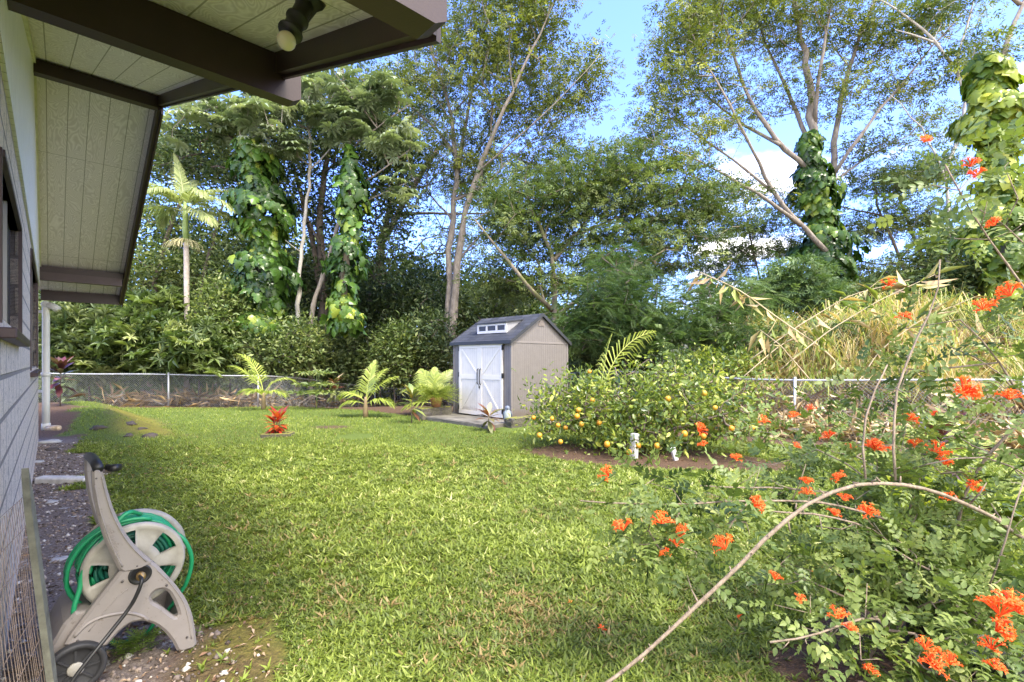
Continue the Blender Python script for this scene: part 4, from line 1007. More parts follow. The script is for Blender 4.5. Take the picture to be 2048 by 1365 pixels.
# white stakes in the orange bed
WPOST = simple('white_painted_wood', (.62, .62, .60), .7, 0, .15, 10)
q = gp(1267, 917); mb = MB(); mb.box(-.05, .05, -.05, .05, -.1, .375, c=.006); o = mb.obj('white_stake', WPOST, loc=q); o.rotation_euler = (.03, .05, .75)
tag(o, 'short upright white square post in the soil under the orange tree', 'post')
q = gp(1352, 921); mb = MB(); mb.box(-.04, .04, -.02, .02, -.08, .22, c=.004); o = mb.obj('white_stake', WPOST, loc=q); o.rotation_euler = (.1, -.45, .5)
tag(o, 'leaning pale stake under the orange tree, right of the white square post', 'post')
# ------------------------------------------------------------------ foliage materials
def lm4(name, a, b, c_, d, trans=.28, rough=.45, spec=.4): return leafmat(name, [(0, a), (.35, b), (.7, c_), (1, d)], trans, rough, spec)
ALB = lm4('albizia_leaf', (.04, .06, .014), (.10, .135, .028), (.20, .235, .045), (.38, .40, .07))
ALBB = lm4('albizia_leaf_bright', (.05, .08, .014), (.13, .18, .03), (.24, .31, .05), (.40, .45, .08))
DARK = lm4('dark_leaf', (.022, .038, .015), (.055, .09, .032), (.11, .15, .055), (.22, .26, .10), .22)
GREY = lm4('greygreen_leaf', (.09, .13, .07), (.18, .23, .13), (.28, .34, .21), (.42, .47, .33), .2)
MIDG = lm4('mid_leaf', (.035, .06, .018), (.085, .13, .038), (.17, .225, .07), (.34, .38, .15), .28)
FERNY = lm4('ferny_leaf', (.03, .06, .022), (.065, .12, .04), (.12, .19, .07), (.22, .30, .12), .25)
POTH = lm4('pothos_leaf', (.02, .05, .010), (.045, .10, .018), (.10, .19, .03), (.34, .40, .06), .25, .3)
POTHY = lm4('golden_pothos_leaf', (.05, .10, .015), (.13, .20, .025), (.30, .36, .04), (.55, .54, .09), .3, .3)
CIT = lm4('citrus_leaf', (.05, .085, .022), (.12, .175, .035), (.25, .31, .05), (.50, .52, .10), .25, .3, .5)
HON = lm4('honeysuckle_leaf', (.045, .08, .022), (.115, .165, .04), (.21, .27, .07), (.38, .42, .14), .25, .42, .35)
PALMG = lm4('palm_leaflet', (.10, .15, .03), (.22, .28, .05), (.36, .42, .08), (.60, .60, .20), .3, .35, .5)
PALMK = lm4('king_palm_leaflet', (.12, .16, .07), (.24, .29, .13), (.38, .42, .2), (.60, .62, .36), .3, .35, .5)
BK_P = bark('pale_bark', (.14, .115, .09), (.33, .285, .235)); BK_D = bark('dark_bark', (.07, .055, .045), (.18, .145, .115)); BK_M = bark('mossy_bark', (.11, .09, .06), (.25, .21, .15), (.13, .14, .04))
BK_B = bark('brown_twig', (.10, .075, .055), (.24, .19, .14)); BK_W = bark('white_bark', (.30, .27, .23), (.52, .49, .43))
STRAWL = leafmat('straw', [(0, (.16, .10, .05)), (.4, (.42, .29, .15)), (.75, (.62, .48, .27)), (1, (.78, .66, .42))], .15, .6)
TALLG = leafmat('tall_grass_blade', [(0, (.38, .26, .13)), (.3, (.62, .48, .26)), (.5, (.55, .48, .22)), (.58, (.25, .30, .07)), (.8, (.22, .31, .06)), (1, (.45, .50, .13))], .3, .5)

# ------------------------------------------------------------------ pothos vines round a trunk
def vine(root, base, path, r0, r1, n, size, mat, name='vine_leaves'):
    P_ = np.array([at(*q) for q in path]); seg = np.linalg.norm(np.diff(P_, axis=0), axis=1); cum = np.r_[0, np.cumsum(seg)]
    u = rng.random(n) * cum[-1]; c = np.stack([np.interp(u, cum, P_[:, i]) for i in range(3)], 1)
    th = rng.random(n) * 6.28; o = np.stack([np.cos(th), np.sin(th), np.zeros(n)], 1)
    rr = (r0 + (r1 - r0) * u / cum[-1]) * (.75 + .35 * np.sin(u * 2.3 + 1) + .3 * rng.random(n)) * (.8 + .3 * np.sin(u * 5.1 + th * 2)) * np.minimum(1, np.minimum(.4 + u / 1.1, .3 + (cum[-1] - u) / 1.3))
    pos = c + o * rr[:, None]
    d = o * .35 + np.array([0, 0, -1.0]) + rng.normal(size=(n, 3)) * .3; nr = o + rng.normal(size=(n, 3)) * .3 + np.array([0, 0, .5])
    tint = .45 + .2 * np.sin(u * 1.7) + rng.normal(size=n) * .2
    V, Fs, tt = scatter(HEART, pos, d, nr, size * (1 + .5 * rng.normal(size=n)).clip(.35, 2.0), tint)
    mk(name, V - base, Fs, mat, root, attrs={'tint': tt})

# ------------------------------------------------------------------ palms
def frond_mesh(p0, az_, el_, L_, droop, nl=34, ll=.42, lw=.03, ldroop=.45, vee=.25, twist=0, start=.18):
    """one feather frond: stem points and leaflets"""
    az_, el_ = math.radians(az_), math.radians(el_); m_ = 18; ts = np.linspace(0, 1, m_)
    e_ = el_ - droop * ts ** 1.4; h = np.array([math.cos(az_), math.sin(az_), 0]); stp = L_ / (m_ - 1)
    P_ = [np.array(p0, float)]
    for i in range(1, m_): P_.append(P_[-1] + stp * (h * math.cos(e_[i]) + np.array([0, 0, math.sin(e_[i])])))
    P_ = np.array(P_); T = np.gradient(P_, axis=0); T = unit(T); S = unit(np.cross(T, np.array([0, 0, 1.0]) + 1e-3 * h)); U = np.cross(S, T)
    if twist: c_, s_ = math.cos(twist), math.sin(twist); S, U = S * c_ + U * s_, U * c_ - S * s_
    V = []; Fs = []; TT = []; n = 0
    for i in range(nl):
        t_ = start + (1 - start) * (i + .5) / nl; k = t_ * (m_ - 1)
        p = np.array([np.interp(k, range(m_), P_[:, j]) for j in range(3)]); a = int(k); tt_, ss_, uu_ = T[a], S[a], U[a]
        l_ = ll * math.sin(math.pi * min(1, .18 + .8 * t_)) ** .6 * (1.05 - .25 * t_)
        for sg in (-1, 1):
            d = unit(ss_ * sg * (1 - .55 * t_) + tt_ * (.45 + .75 * t_) + uu_ * vee + rng.normal(size=3) * .06)
            q1 = p + d * l_ * .5 - np.array([0, 0, ldroop * l_ * .10]); q2 = p + d * l_ * .93 - np.array([0, 0, ldroop * l_ * .55])
            wv = unit(np.cross(d, uu_)) * lw / 2
            V += [p - wv * .6, p + wv * .6, q1 + wv, q1 - wv, q2]; Fs += [(n, n + 1, n + 2), (n, n + 2, n + 3), (n + 3, n + 2, n + 4)]; n += 5
            TT += [np.clip(.5 + .15 * rng.normal(), 0, 1)] * 5
    return P_, np.array(V), np.array(Fs), np.array(TT)
def make_palm(name, label, cat, base, trunk, fr, mat, stem_mat, bark_mat, ll=.42, lw=.03, tb=0, ldroop=.45, nl=34, group=None, vee=.25):
    base = np.array(base, float); root = empty(name, tuple(base), label, cat, group)
    mb = MB(); mb.tube([base + np.array(q[:3]) for q in trunk], [q[3] for q in trunk], 12); mb.obj('trunk', bark_mat, root, True, off=base)
    for f in fr:
        p0 = base + np.array(f[0]); P_, V, Fs, TT = frond_mesh(p0, *f[1:5], nl=nl, ll=ll * (f[5] if len(f) > 5 else 1), lw=lw, ldroop=ldroop, vee=vee, twist=(f[6] if len(f) > 6 else 0))
        mb = MB(); mb.tube(P_, np.linspace(.016, .004, len(P_)) * (f[3] / 1.6) ** .5, 5); n = sum(len(v) for v in mb.V)
        VV = np.concatenate([mb.V[0], V]) - base
        tri = []
        for q in mb.F:
            for i in range(1, len(q) - 1): tri.append((q[0], q[i], q[i + 1]))
        FF = np.concatenate([np.array(tri), Fs + n]); o = mk('frond', VV, FF, mat, root, attrs={'tint': np.r_[np.full(n, .85), np.clip(TT + tb, 0, 1)]})
    return root, base
STEMG = simple('green_palm_stem', (.20, .28, .08), .5)
# tall king palm beyond the fence
kb = at(374, 700, 19.5); kb[2] = g1(kb[0], kb[1])
def khz(px, py): q = at(px, py, 19.5); return (q[0] - kb[0], 0, q[2] - kb[2])
kt = khz(371, 425)
fr = []
for a, e, L_, dr in ((175, 62, 2.3, 1.5), (150, 35, 2.2, 1.7), (200, 20, 2.2, 1.3), (10, 60, 2.5, 1.6), (-15, 38, 2.6, 1.6), (20, 15, 2.4, 1.2), (-30, 5, 2.2, 1.0), (150, 80, 2.7, .35), (110, 74, 2.6, 1.0), (265, 45, 2.2, 1.6), (235, 55, 2.3, 1.6), (60, 40, 2.3, 1.6), (320, 50, 2.3, 1.7)):
    fr.append((kt, a, e, L_, dr))
kp, _ = make_palm('king_palm', 'slender king palm with pale trunk and arching feather fronds beyond the fence', 'palm', kb,
          [(0, 0, -.1, .11), khz(374, 640) + (.10,), khz(373, 520) + (.10,), khz(372, 485) + (.095,)], fr, PALMK, STEMG, simple('palm_trunk', (.42, .36, .31), .8, 0, .2, 8, .4), ll=.80, lw=.055, nl=44, ldroop=1.0, vee=.12)
mb = MB(); mb.tube([np.array(khz(372, 486)), np.array(khz(371, 455)), np.array(kt), np.array(khz(370, 405))], [.095, .12, .10, .05], 12); mb.obj('crownshaft', STEMG, kp, True)
mb = MB()
for i in range(70):
    a = rng.random() * 6.28; o = np.array(khz(372, 485)); L_ = .35 + .45 * rng.random(); d = np.array([math.cos(a) * (1.2 if math.cos(a) < 0 else .8), math.sin(a), .1])
    mb.tube([o, o + d * L_ * .5 + (0, 0, .05), o + d * L_ * .85 + (0, 0, -.2 * L_), o + d * L_ + (0, 0, -.55 * L_)], [.012, .009, .007, .005], 4)
mb.obj('flower_spray', simple('cream_flower', (.50, .46, .24), .7), kp)

# young coconut palms on the lawn edge
def young(px, py, D, label, fr, hz=.55, sc=1.0, tb=0, z=None):
    b = at(px, py, D); b[2] = g1(b[0], b[1]) if z is None else z
    f2 = [((f[0][0], 0, f[0][1]) if isinstance(f[0], tuple) else (0, 0, f[0]),) + tuple(f[1:]) for f in fr]
    return make_palm('young_coconut_palm', label, 'palm', b, [(0, 0, -.05, .07 * sc), (0, 0, .15, .075 * sc), (0, 0, .42 * sc, .045 * sc), (0, 0, hz, .03 * sc)], f2, PALMG, STEMG, simple('coconut_stem', (.22, .16, .09), .8), ll=.62 * sc, lw=.042, nl=20, ldroop=.9, tb=tb, group='young coconut palms')
young(527, 821, 15.0, 'young coconut palm farthest left along the back fence, behind the orange croton', [(.5, 160, 78, 1.75, 1.15), (.5, 175, 62, 1.5, 1.0, 1), (.45, 25, 70, 1.35, 2.3, .8), (.4, 185, 45, .8, 1.4, .8), (.4, -10, 40, .8, 1.4, .9), (.4, 255, 50, .7, 1.4, .8)], tb=.05)
young(731, 836, 13.0, 'young coconut palm with upright yellow green fronds, midway between croton and shed', [(.4, 40, 74, 1.1, .7), (.4, 20, 58, 1.1, .7), (.4, 165, 48, .85, 1.5), (.35, -5, 32, .75, 1.2), (.4, 70, 80, 1.2, .4), (.35, 190, 25, .6, 1.0, .8)], tb=.1)
young(868, 838, 13.6, 'young coconut palm with broad fan shaped fronds behind the potted fern', [(.35, 135, 72, 1.15, .75, 1.1, .9), (.35, 48, 70, 1.1, .6, 1.0, -.7), (.35, 170, 50, 1.0, 1.2), (.3, 190, 15, .8, .8), (.35, 95, 80, 1.0, .3)], tb=.08)
young(1200, 838, 10.8, 'coconut palm frond arching high over the top of the orange tree', [(.4, 20, 84, 2.5, 1.3, 1.3, 1.25), (.4, 60, 82, 2.0, .7, 1.2, 1.0), (.4, 200, 60, .8, 1.2), (.3, 320, 40, .8, 1.2)], tb=.08)
gp_ = gp(1900, 985); gp_ = at(1900, 900, 5.6); gp_[2] = g1(*gp_[:2])
make_palm('areca_palm', 'small yellow green areca palm among the orange flowered shrub stems', 'palm', gp_, [(0, 0, -.05, .03), (0, 0, .3, .02)],
          [((0, 0, .2), a, e, .9, 1.3) for a, e in ((170, 60), (150, 40), (20, 55), (-20, 40), (60, 75), (100, 65), (200, 25), (230, 55))], PALMG, STEMG, STEMG, ll=.34, lw=.022, nl=20, tb=.1)

# ------------------------------------------------------------------ leafy ornamentals on the lawn
TI_L = ([(0, 0, 0), (-.10, .3, .03), (-.15, .6, .0), (0, 1.0, -.16), (.15, .6, .0), (.10, .3, .03), (0, .3, 0), (0, .62, -.04)], [(0, 6, 1), (6, 7, 2), (6, 2, 1), (7, 3, 2), (0, 5, 6), (5, 4, 7), (5, 7, 6), (4, 3, 7)])
TI_L = tmpl([TI_L])
def ti(px, py, D, label, hgt, n, size, mat, name='ti_plant', spread=.9, stems=1, z=None, sm=BK_B, lo=.45, cat='plant'):
    b = at(px, py, D); b[2] = g1(b[0], b[1]) if z is None else z
    root = empty(name, tuple(b), label, cat); mb = MB(); tops = []
    for i in range(stems):
        a = i * 2.4 + .5; dx = (.22 * hgt if stems > 1 else .02) * np.array([math.cos(a), math.sin(a)]); tp = np.array([dx[0], dx[1], hgt * (1 - .15 * (i % 2))])
        mb.tube([(0, 0, -.04), tp * .5 + (0, 0, .03), tp], [.014, .011, .008], 6); tops.append(tp)
    mb.obj('stem', sm, root, True)
    N = n * stems; k = np.repeat(np.arange(stems), n); T = np.array(tops)[k]; u = rng.random(N) ** .7
    th = np.arange(N) * 2.4 + rng.normal(size=N) * .3; upn = (u - .35) * 1.9
    pos = T * (lo + (1 - lo) * u)[:, None]; d = np.stack([np.cos(th) * spread, np.sin(th) * spread, upn], 1); nr = np.stack([-np.cos(th) * .3, -np.sin(th) * .3, np.ones(N)], 1)
    V, Fs, tt = scatter(TI_L, pos, d, nr, size * (.75 + .4 * rng.random(N)), .5 + .22 * rng.normal(size=N) + .2 * (u - .5))
    mk('leaves', V, Fs, mat, root, attrs={'tint': tt}); return root
TIG = leafmat('ti_leaf_green', [(0, (.12, .05, .03)), (.35, (.20, .16, .04)), (.6, (.16, .24, .07)), (.85, (.40, .38, .12)), (1, (.55, .25, .1))], .25, .35)
TID = leafmat('ti_leaf_maroon', [(0, (.05, .015, .02)), (.5, (.12, .03, .035)), (.8, (.10, .12, .05)), (1, (.28, .09, .07))], .2, .35)
TIR = leafmat('ti_leaf_bronze', [(0, (.10, .03, .02)), (.4, (.22, .08, .05)), (.7, (.17, .20, .08)), (1, (.45, .35, .22))], .25, .35)
CRO = leafmat('croton_leaf', [(0, (.20, .02, .015)), (.35, (.42, .04, .02)), (.6, (.62, .11, .03)), (.85, (.68, .26, .06)), (1, (.30, .26, .05))], .3, .35)
q = gp(553, 872, 9.45)
ti(553, 868, 9.5, 'bright orange and red croton growing from a low planter ring on the lawn', .40, 26, .24, CRO, 'croton', .7, 3, lo=.25)
mb = MB(); segs = 10
for (a, b_, c_, d_) in ((-.27, .27, -.16, -.10), (-.27, .27, .10, .16), (-.27, -.21, -.10, .10), (.21, .27, -.10, .10)): mb.box(a, b_, c_, d_, -.04, .075, c=.012)
o = mb.obj('planter_ring', MOSSB, loc=(float(at(558, 870, 9.5)[0]), 9.45, g1(-4.57, 9.45))); tag(o, 'low dark planter ring round the orange croton', 'planter'); o.rotation_euler[2] = .15
ti(823, 846, 11.6, 'tall bronze and green ti plant left of the shed in front of the potted fern', .72, 30, .38, TIG, lo=.35)
ti(976, 862, 10.25, 'small maroon and green ti plant in front of the shed doors', .36, 19, .38, TIR, lo=.6)
ti(120, 822, 11.5, 'dark maroon ti plant behind the drain pipe at the left end of the fence', .95, 40, .42, TID, lo=.45)
ti(668, 822, 15.6, 'reddish ti plant by a fence post behind the flat topped sapling', .85, 26, .40, TIR, lo=.45)
ti(1880, 900, 5.0, 'red and purple leaved plant behind the orange honeysuckle flowers', .75, 26, .34, TID, 'red_leaf_plant', lo=.5)
# flat topped sapling
b = at(633, 822, 15.4); b[2] = g1(*b[:2]); root = empty('sapling', tuple(b), 'young sapling with flat tiers of leaves in front of the fence', 'sapling')
mb = MB(); mb.tube([(0, 0, -.05), (.02, 0, .6), (0, 0, 1.15)], [.015, .012, .006], 6)
tg = []
for z_, r_ in ((.5, .62), (.75, .45), (1.12, .38)):
    for i in range(9): a = i * .7 + z_ * 9; e = np.array([math.cos(a) * r_, math.sin(a) * r_, z_ + .04]); mb.tube([(0, 0, z_ - .05), e], [.006, .003], 4); tg.append(e); tg.append(e * (.6, .6, 1))
mb.obj('stem', STEMG, root, True); V, Fs, tt = clumps(K1, tg, 14, .11, .14, .15, 0, .15, 1.2, tb=.75); mk('leaves', V, Fs, MIDG, root, attrs={'tint': tt})
# potted fern on the low wall
pb = np.array([SHX, SHY, 0]) + np.array([.707, .707, 0]) * -.62 + np.array([-.707, .707, 0]) * 2.14; pb[2] = .30
po = empty('potted_fern', tuple(pb), 'yellow green fern spilling from a terracotta pot on the mossy low wall', 'potted plant')
mb = MB(); mb.lathe([(.11, 0), (.16, .20), (.178, .205), (.182, .25), (.165, .252), (.15, .21), (.01, .2)], 24); mb.obj('pot', simple('terracotta', (.42, .19, .11), .8, 0, .15, 9), po, True)
n = 300; th = rng.random(n) * 6.28; e = rng.random(n)
V, Fs, tt = scatter(pinnate(9, .16, .16, True, .7), np.c_[np.cos(th) * .06, np.sin(th) * .06, np.full(n, .22) + .1 * rng.random(n)], np.c_[np.cos(th), np.sin(th), .15 + 2.2 * e], np.tile([0, 0, 1.], (n, 1)) + np.c_[-np.cos(th), -np.sin(th), np.zeros(n)] * .5, .34 + .2 * rng.random(n), .6 + .2 * rng.normal(size=n))
mk('leaves', V, Fs, PALMG, po, attrs={'tint': tt})

# ------------------------------------------------------------------ orange tree
def P_at(L): return L
ob = (1275, 912, 7.75)
cit = make_tree('orange_tree', 'wide low orange tree hung with yellow oranges over bare soil, right of the shed', 'tree',
    [([ob, (1272, 880, 7.8), (1262, 850, 7.9)], .06, .05), ([(1270, 870, 7.8), (1200, 820, 8.2), (1120, 780, 8.9)], .035, .015), ([(1268, 860, 7.8), (1240, 780, 8.2), (1230, 735, 8.6)], .035, .012),
     ([(1272, 860, 7.8), (1350, 800, 8.0), (1430, 760, 8.3)], .035, .012), ([(1275, 880, 7.8), (1370, 850, 7.4), (1480, 820, 7.2)], .03, .012), ([(1200, 830, 8.2), (1140, 840, 8.0), (1100, 850, 8.1)], .02, .01)],
    [(1165, 800, 85, 58, 8.7, .8, 100), (1235, 830, 110, 75, 8.2, .9, 150), (1330, 815, 120, 72, 8.0, .9, 150), (1430, 815, 80, 62, 7.7, .8, 70), (1120, 845, 65, 32, 8.3, .6, 40), (1390, 765, 100, 32, 8.3, .6, 55), (1490, 860, 50, 35, 7.3, .5, 22), (1250, 880, 90, 25, 7.7, .6, 45), (1090, 800, 40, 40, 9.0, .5, 10), (1330, 730, 40, 22, 8.4, .3, 8), (1530, 790, 50, 50, 7.6, .5, 10), (1270, 745, 80, 14, 8.3, .4, 10)],
    OVAL, CIT, BK_B, n=17, spread=.14, size=.085, flat=.8, zb=.15, zs=.9, up=.5, step=.3, rtip=.004, rmax=.02, arch=.15, k=.2)
O_ = MB(); ball(O_, (0, 0, 0), .040, 12); m, t, p = M_new('orange_peel'); oi = nd(t, 'ShaderNodeObjectInfo')
t.links.new(mixc(t, noise(t, 9, 2), rampc(t, oi.outputs['Random'], [(0, (.60, .22, .008)), (.6, (.66, .30, .012)), (.8, (.45, .33, .03)), (1, (.25, .26, .03))]), (.60, .30, .03)), p.inputs['Base Color']); p.inputs['Roughness'].default_value = .4; bump(t, p, noise(t, 400, 2), .2, .001)
ORG = m; first = None; cb_ = np.array(cit.location)
for (px, py, D) in ((1116, 851, 7.6), (1131, 856, 7.7), (1163, 849, 7.7), (1079, 871, 7.6), (1121, 884, 7.4), (1185, 801, 7.6), (1157, 821, 7.7), (1154, 833, 7.6), (1198, 846, 7.6), (1179, 744, 8.3), (1408, 787, 7.2),
                    (1336, 798, 7.2), (1369, 868, 6.9), (1258, 905, 7.1), (1314, 892, 7.0), (1214, 889, 7.2), (1277, 892, 7.2), (1463, 857, 6.7), (1504, 856, 6.6), (1407, 873, 6.8), (1430, 816, 6.9), (1067, 836, 8.0),(1104, 838, 7.9)):
    q = at(px, py, D + rng.uniform(-.10, .18)) - cb_; s_ = .85 + .3 * rng.random()
    if first is None: first = O_.obj('orange', ORG, cit, True); o = first
    else: o = first.copy(); C.objects.link(o); o.parent = cit
    o.location = q; o.scale = (s_, s_, s_ * (.98 + .1 * rng.random()))

# ------------------------------------------------------------------ the trees (limbs and crowns given in photo pixels with a distance each)
D1 = 24
t_alb = make_tree('albizia_tree', 'tall double stemmed albizia with pale trunks rising just left of the shed', 'tree',
    [([(903, 690, D1), (893, 620, D1), (896, 545, D1), (907, 431, D1), (917, 318, D1), (905, 230, D1), (870, 120, D1), (840, 20, D1)], .24, .05),
     ([(903, 700, D1), (907, 620, D1 - .3), (919, 500, D1 - .5), (932, 409, D1 - 1), (950, 350, D1 - 1.5), (1000, 230, D1 - 2.5), (1060, 110, D1 - 3), (1110, 0, D1 - 3)], .25, .02),
     ([(932, 409, D1 - 1), (1010, 330, D1 - 1), (1100, 250, D1 - .5), (1210, 190, D1)], .045, .012), ([(950, 350, D1 - 1.5), (1030, 280, D1 - 3), (1120, 200, D1 - 4), (1200, 110, D1 - 4)], .05, .012),
     ([(917, 318, D1), (860, 240, D1 + 1), (790, 190, D1 + 1), (700, 150, D1)], .10, .02), ([(915, 345, D1), (940, 200, D1 + 1), (960, 80, D1 + 1), (980, -60, D1 + 1)], .12, .03),
     ([(898, 545, D1), (960, 470, D1 + 1.5), (1030, 400, D1 + 2), (1090, 330, D1 + 2)], .08, .02), ([(905, 440, D1), (850, 380, D1 + 2), (800, 340, D1 + 2)], .07, .02)],
    [(1000, 100, 130, 130, D1 - 1, 3, 230), (1110, 190, 110, 75, D1 - 1, 2.2, 105), (1180, 140, 50, 50, D1 - 1, 1.5, 28), (880, 120, 110, 130, D1, 3, 150), (960, 290, 120, 80, D1, 3, 110), (1090, 310, 80, 50, D1, 2, 45), (1040, -60, 170, 80, D1 - 2, 3, 110), (780, 230, 90, 90, D1 + 1, 2, 60), (870, 330, 110, 60, D1 + 1, 2, 50), (1080, 20, 60, 100, D1 - 2, 2, 50), (1000, 390, 90, 40, D1 + 1, 2, 30)],
    SPRAY, ALB, BK_P, n=16, spread=.40, size=.25, flat=.14, k=1.0, step=.8, rtip=.009, arch=.12, rmax=.08, zb=-.1, tb=.5)

D2 = 30
make_tree('albizia_tree', 'slanting twin limbed albizia leaning to the right behind the dark ficus', 'tree',
    [([(742, 620, D2), (750, 570, D2), (764, 477, D2), (790, 430, D2), (814, 400, D2), (850, 340, D2), (878, 295, D2)], .42, .12), ([(764, 477, D2), (775, 420, D2), (800, 350, D2), (840, 290, D2)], .22, .06), ([(795, 430, D2), (870, 425, D2), (960, 430, D2), (1010, 428, D2)], .12, .04)],
    [(800, 220, 130, 120, D2, 4, 90), (930, 370, 120, 60, D2 + 1, 4, 55), (960, 480, 120, 60, D2 + 3, 4, 70), (840, 520, 110, 50, D2 + 4, 4, 40)], SPRAY, ALB, BK_D, n=17, spread=.6, size=.30, flat=.3, k=.8, step=1, rtip=.012)

D3 = 22
def vt(root, base, L3): vine(root, base, [(1695, 620, D3), (1655, 500, D3), (1635, 400, D3), (1622, 330, D3), (1618, 265, D3)], 1.25, .68, 2900, .27, POTH)
make_tree('albizia_tree', 'spreading umbrella shaped albizia with its trunk wrapped in dark pothos vine', 'tree',
    [([(1690, 640, D3), (1662, 540, D3), (1640, 430, D3), (1625, 330, D3), (1630, 250, D3), (1610, 130, D3), (1590, 0, D3), (1580, -80, D3)], .42, .06),
     ([(1652, 503, D3 - .8), (1600, 450, D3 - 1), (1545, 385, D3 - 1), (1480, 250, D3 - 2), (1420, 140, D3 - 2), (1380, 60, D3 - 2)], .12, .02), ([(1600, 450, D3 - 1), (1540, 400, D3 - 2), (1450, 350, D3 - 2), (1370, 310, D3 - 2), (1290, 275, D3 - 2)], .10, .02),
     ([(1615, 340, D3), (1560, 290, D3 - .5), (1500, 210, D3), (1460, 90, D3), (1430, -20, D3)], .13, .03), ([(1560, 290, D3 - .5), (1480, 245, D3 + 1), (1400, 180, D3 + 1), (1330, 130, D3 + 1)], .09, .02),
     ([(1620, 300, D3), (1590, 210, D3 + 1), (1540, 110, D3 + 1), (1500, 0, D3 + 1)], .12, .03), ([(1665, 380, D3 + .5), (1672, 250, D3 + .5), (1700, 120, D3 + .5), (1750, 0, D3), (1790, -80, D3)], .16, .04), ([(1660, 360, D3), (1700, 300, D3 - 1), (1760, 220, D3 - 1), (1850, 110, D3 - 1), (1930, 20, D3 - 1)], .10, .02),
     ([(1630, 250, D3), (1640, 130, D3 - 1), (1660, 20, D3 - 1), (1670, -60, D3 - 1)], .10, .03), ([(1545, 385, D3 - 1), (1470, 320, D3 - 1), (1390, 270, D3), (1310, 200, D3)], .07, .02), ([(1660, 370, D3), (1740, 310, D3 + 1), (1820, 270, D3 + 1)], .08, .02)],
    [(1390, 90, 100, 75, D3 - 1, 2.2, 120), (1340, 190, 70, 60, D3 - 1, 2, 60), (1300, 270, 55, 40, D3 - 1, 1.6, 32), (1350, 310, 75, 32, D3 - 1.5, 1.6, 34), (1480, 20, 120, 70, D3, 2.5, 120), (1600, 40, 120, 70, D3, 2.6, 110), (1720, 50, 120, 70, D3, 2.6, 100), (1840, 60, 110, 50, D3 - .5, 2, 60),
     (1560, -70, 250, 70, D3, 3, 130), (1450, 200, 90, 55, D3, 2.4, 45), (1570, 180, 90, 55, D3 + .5, 2.2, 38), (1700, 190, 80, 50, D3, 2.2, 36), (1800, 180, 80, 40, D3, 2, 36), (1430, 270, 70, 30, D3 - 1, 1.5, 20), (1760, 290, 110, 28, D3, 2, 34), (1880, 240, 80, 40, D3 + 1, 2, 26), (1520, 400, 70, 22, D3 + 1, 1.5, 16), (1390, 10, 60, 40, D3 - 1, 2, 40)],
    SPRAY, ALB, BK_P, n=15, spread=.40, size=.23, flat=.12, k=1.0, step=.7, rtip=.008, arch=.15, rmax=.07, zb=-.1, tb=.52, extra=vt)

D4 = 19
make_tree('monkeypod_tree', 'mossy limbed tree with curving branches behind the shed roof', 'tree',
    [([(1108, 660, D4), (1110, 630, D4), (1105, 560, D4), (1108, 510, D4), (1085, 470, D4), (1060, 420, D4), (1050, 360, D4)], .17, .05), ([(1106, 622, D4), (1060, 580, D4 - 1), (1020, 530, D4 - 1), (985, 480, D4 - 1), (950, 440, D4 - 1)], .10, .03), ([(1112, 635, D4), (1150, 600, D4 - .5), (1190, 578, D4 - .5), (1250, 545, D4), (1330, 500, D4)], .10, .03),
     ([(1085, 548, D4), (1070, 500, D4 + 1), (1030, 490, D4 + 1), (1010, 470, D4 + 1)], .06, .02), ([(1108, 520, D4), (1150, 470, D4 + 1), (1190, 420, D4 + 1), (1210, 350, D4 + 1)], .09, .02), ([(1100, 625, D4), (1060, 635, D4 - 1), (1020, 645, D4 - 1.5)], .05, .02), ([(1150, 470, D4 + 1), (1250, 430, D4 + 1), (1340, 390, D4 + 1)], .06, .02)],
    [(1080, 400, 120, 70, D4 + 1, 2.4, 125), (1200, 370, 120, 65, D4 + 1, 2.4, 120), (1320, 400, 120, 80, D4 + 1.5, 2.4, 140), (1250, 550, 130, 45, D4 + 2, 2.2, 80), (1060, 580, 90, 35, D4 + 2, 2, 50), (1010, 440, 75, 60, D4, 2, 50), (1200, 480, 130, 60, D4 + 1, 2.4, 90), (1060, 510, 90, 50, D4 + 1, 2, 42), (1340, 490, 110, 60, D4 + 1, 2, 70), (1430, 430, 80, 60, D4 + 2, 2, 50), (1260, 320, 80, 30, D4 + 1, 1.8, 36), (980, 540, 60, 40, D4 + 1, 1.6, 22), (1140, 560, 80, 30, D4, 1.5, 22)],
    SPRAY, MIDG, BK_M, n=24, spread=.34, size=.22, flat=.18, k=.6, step=.6, rtip=.009, rmax=.06, tb=.45)

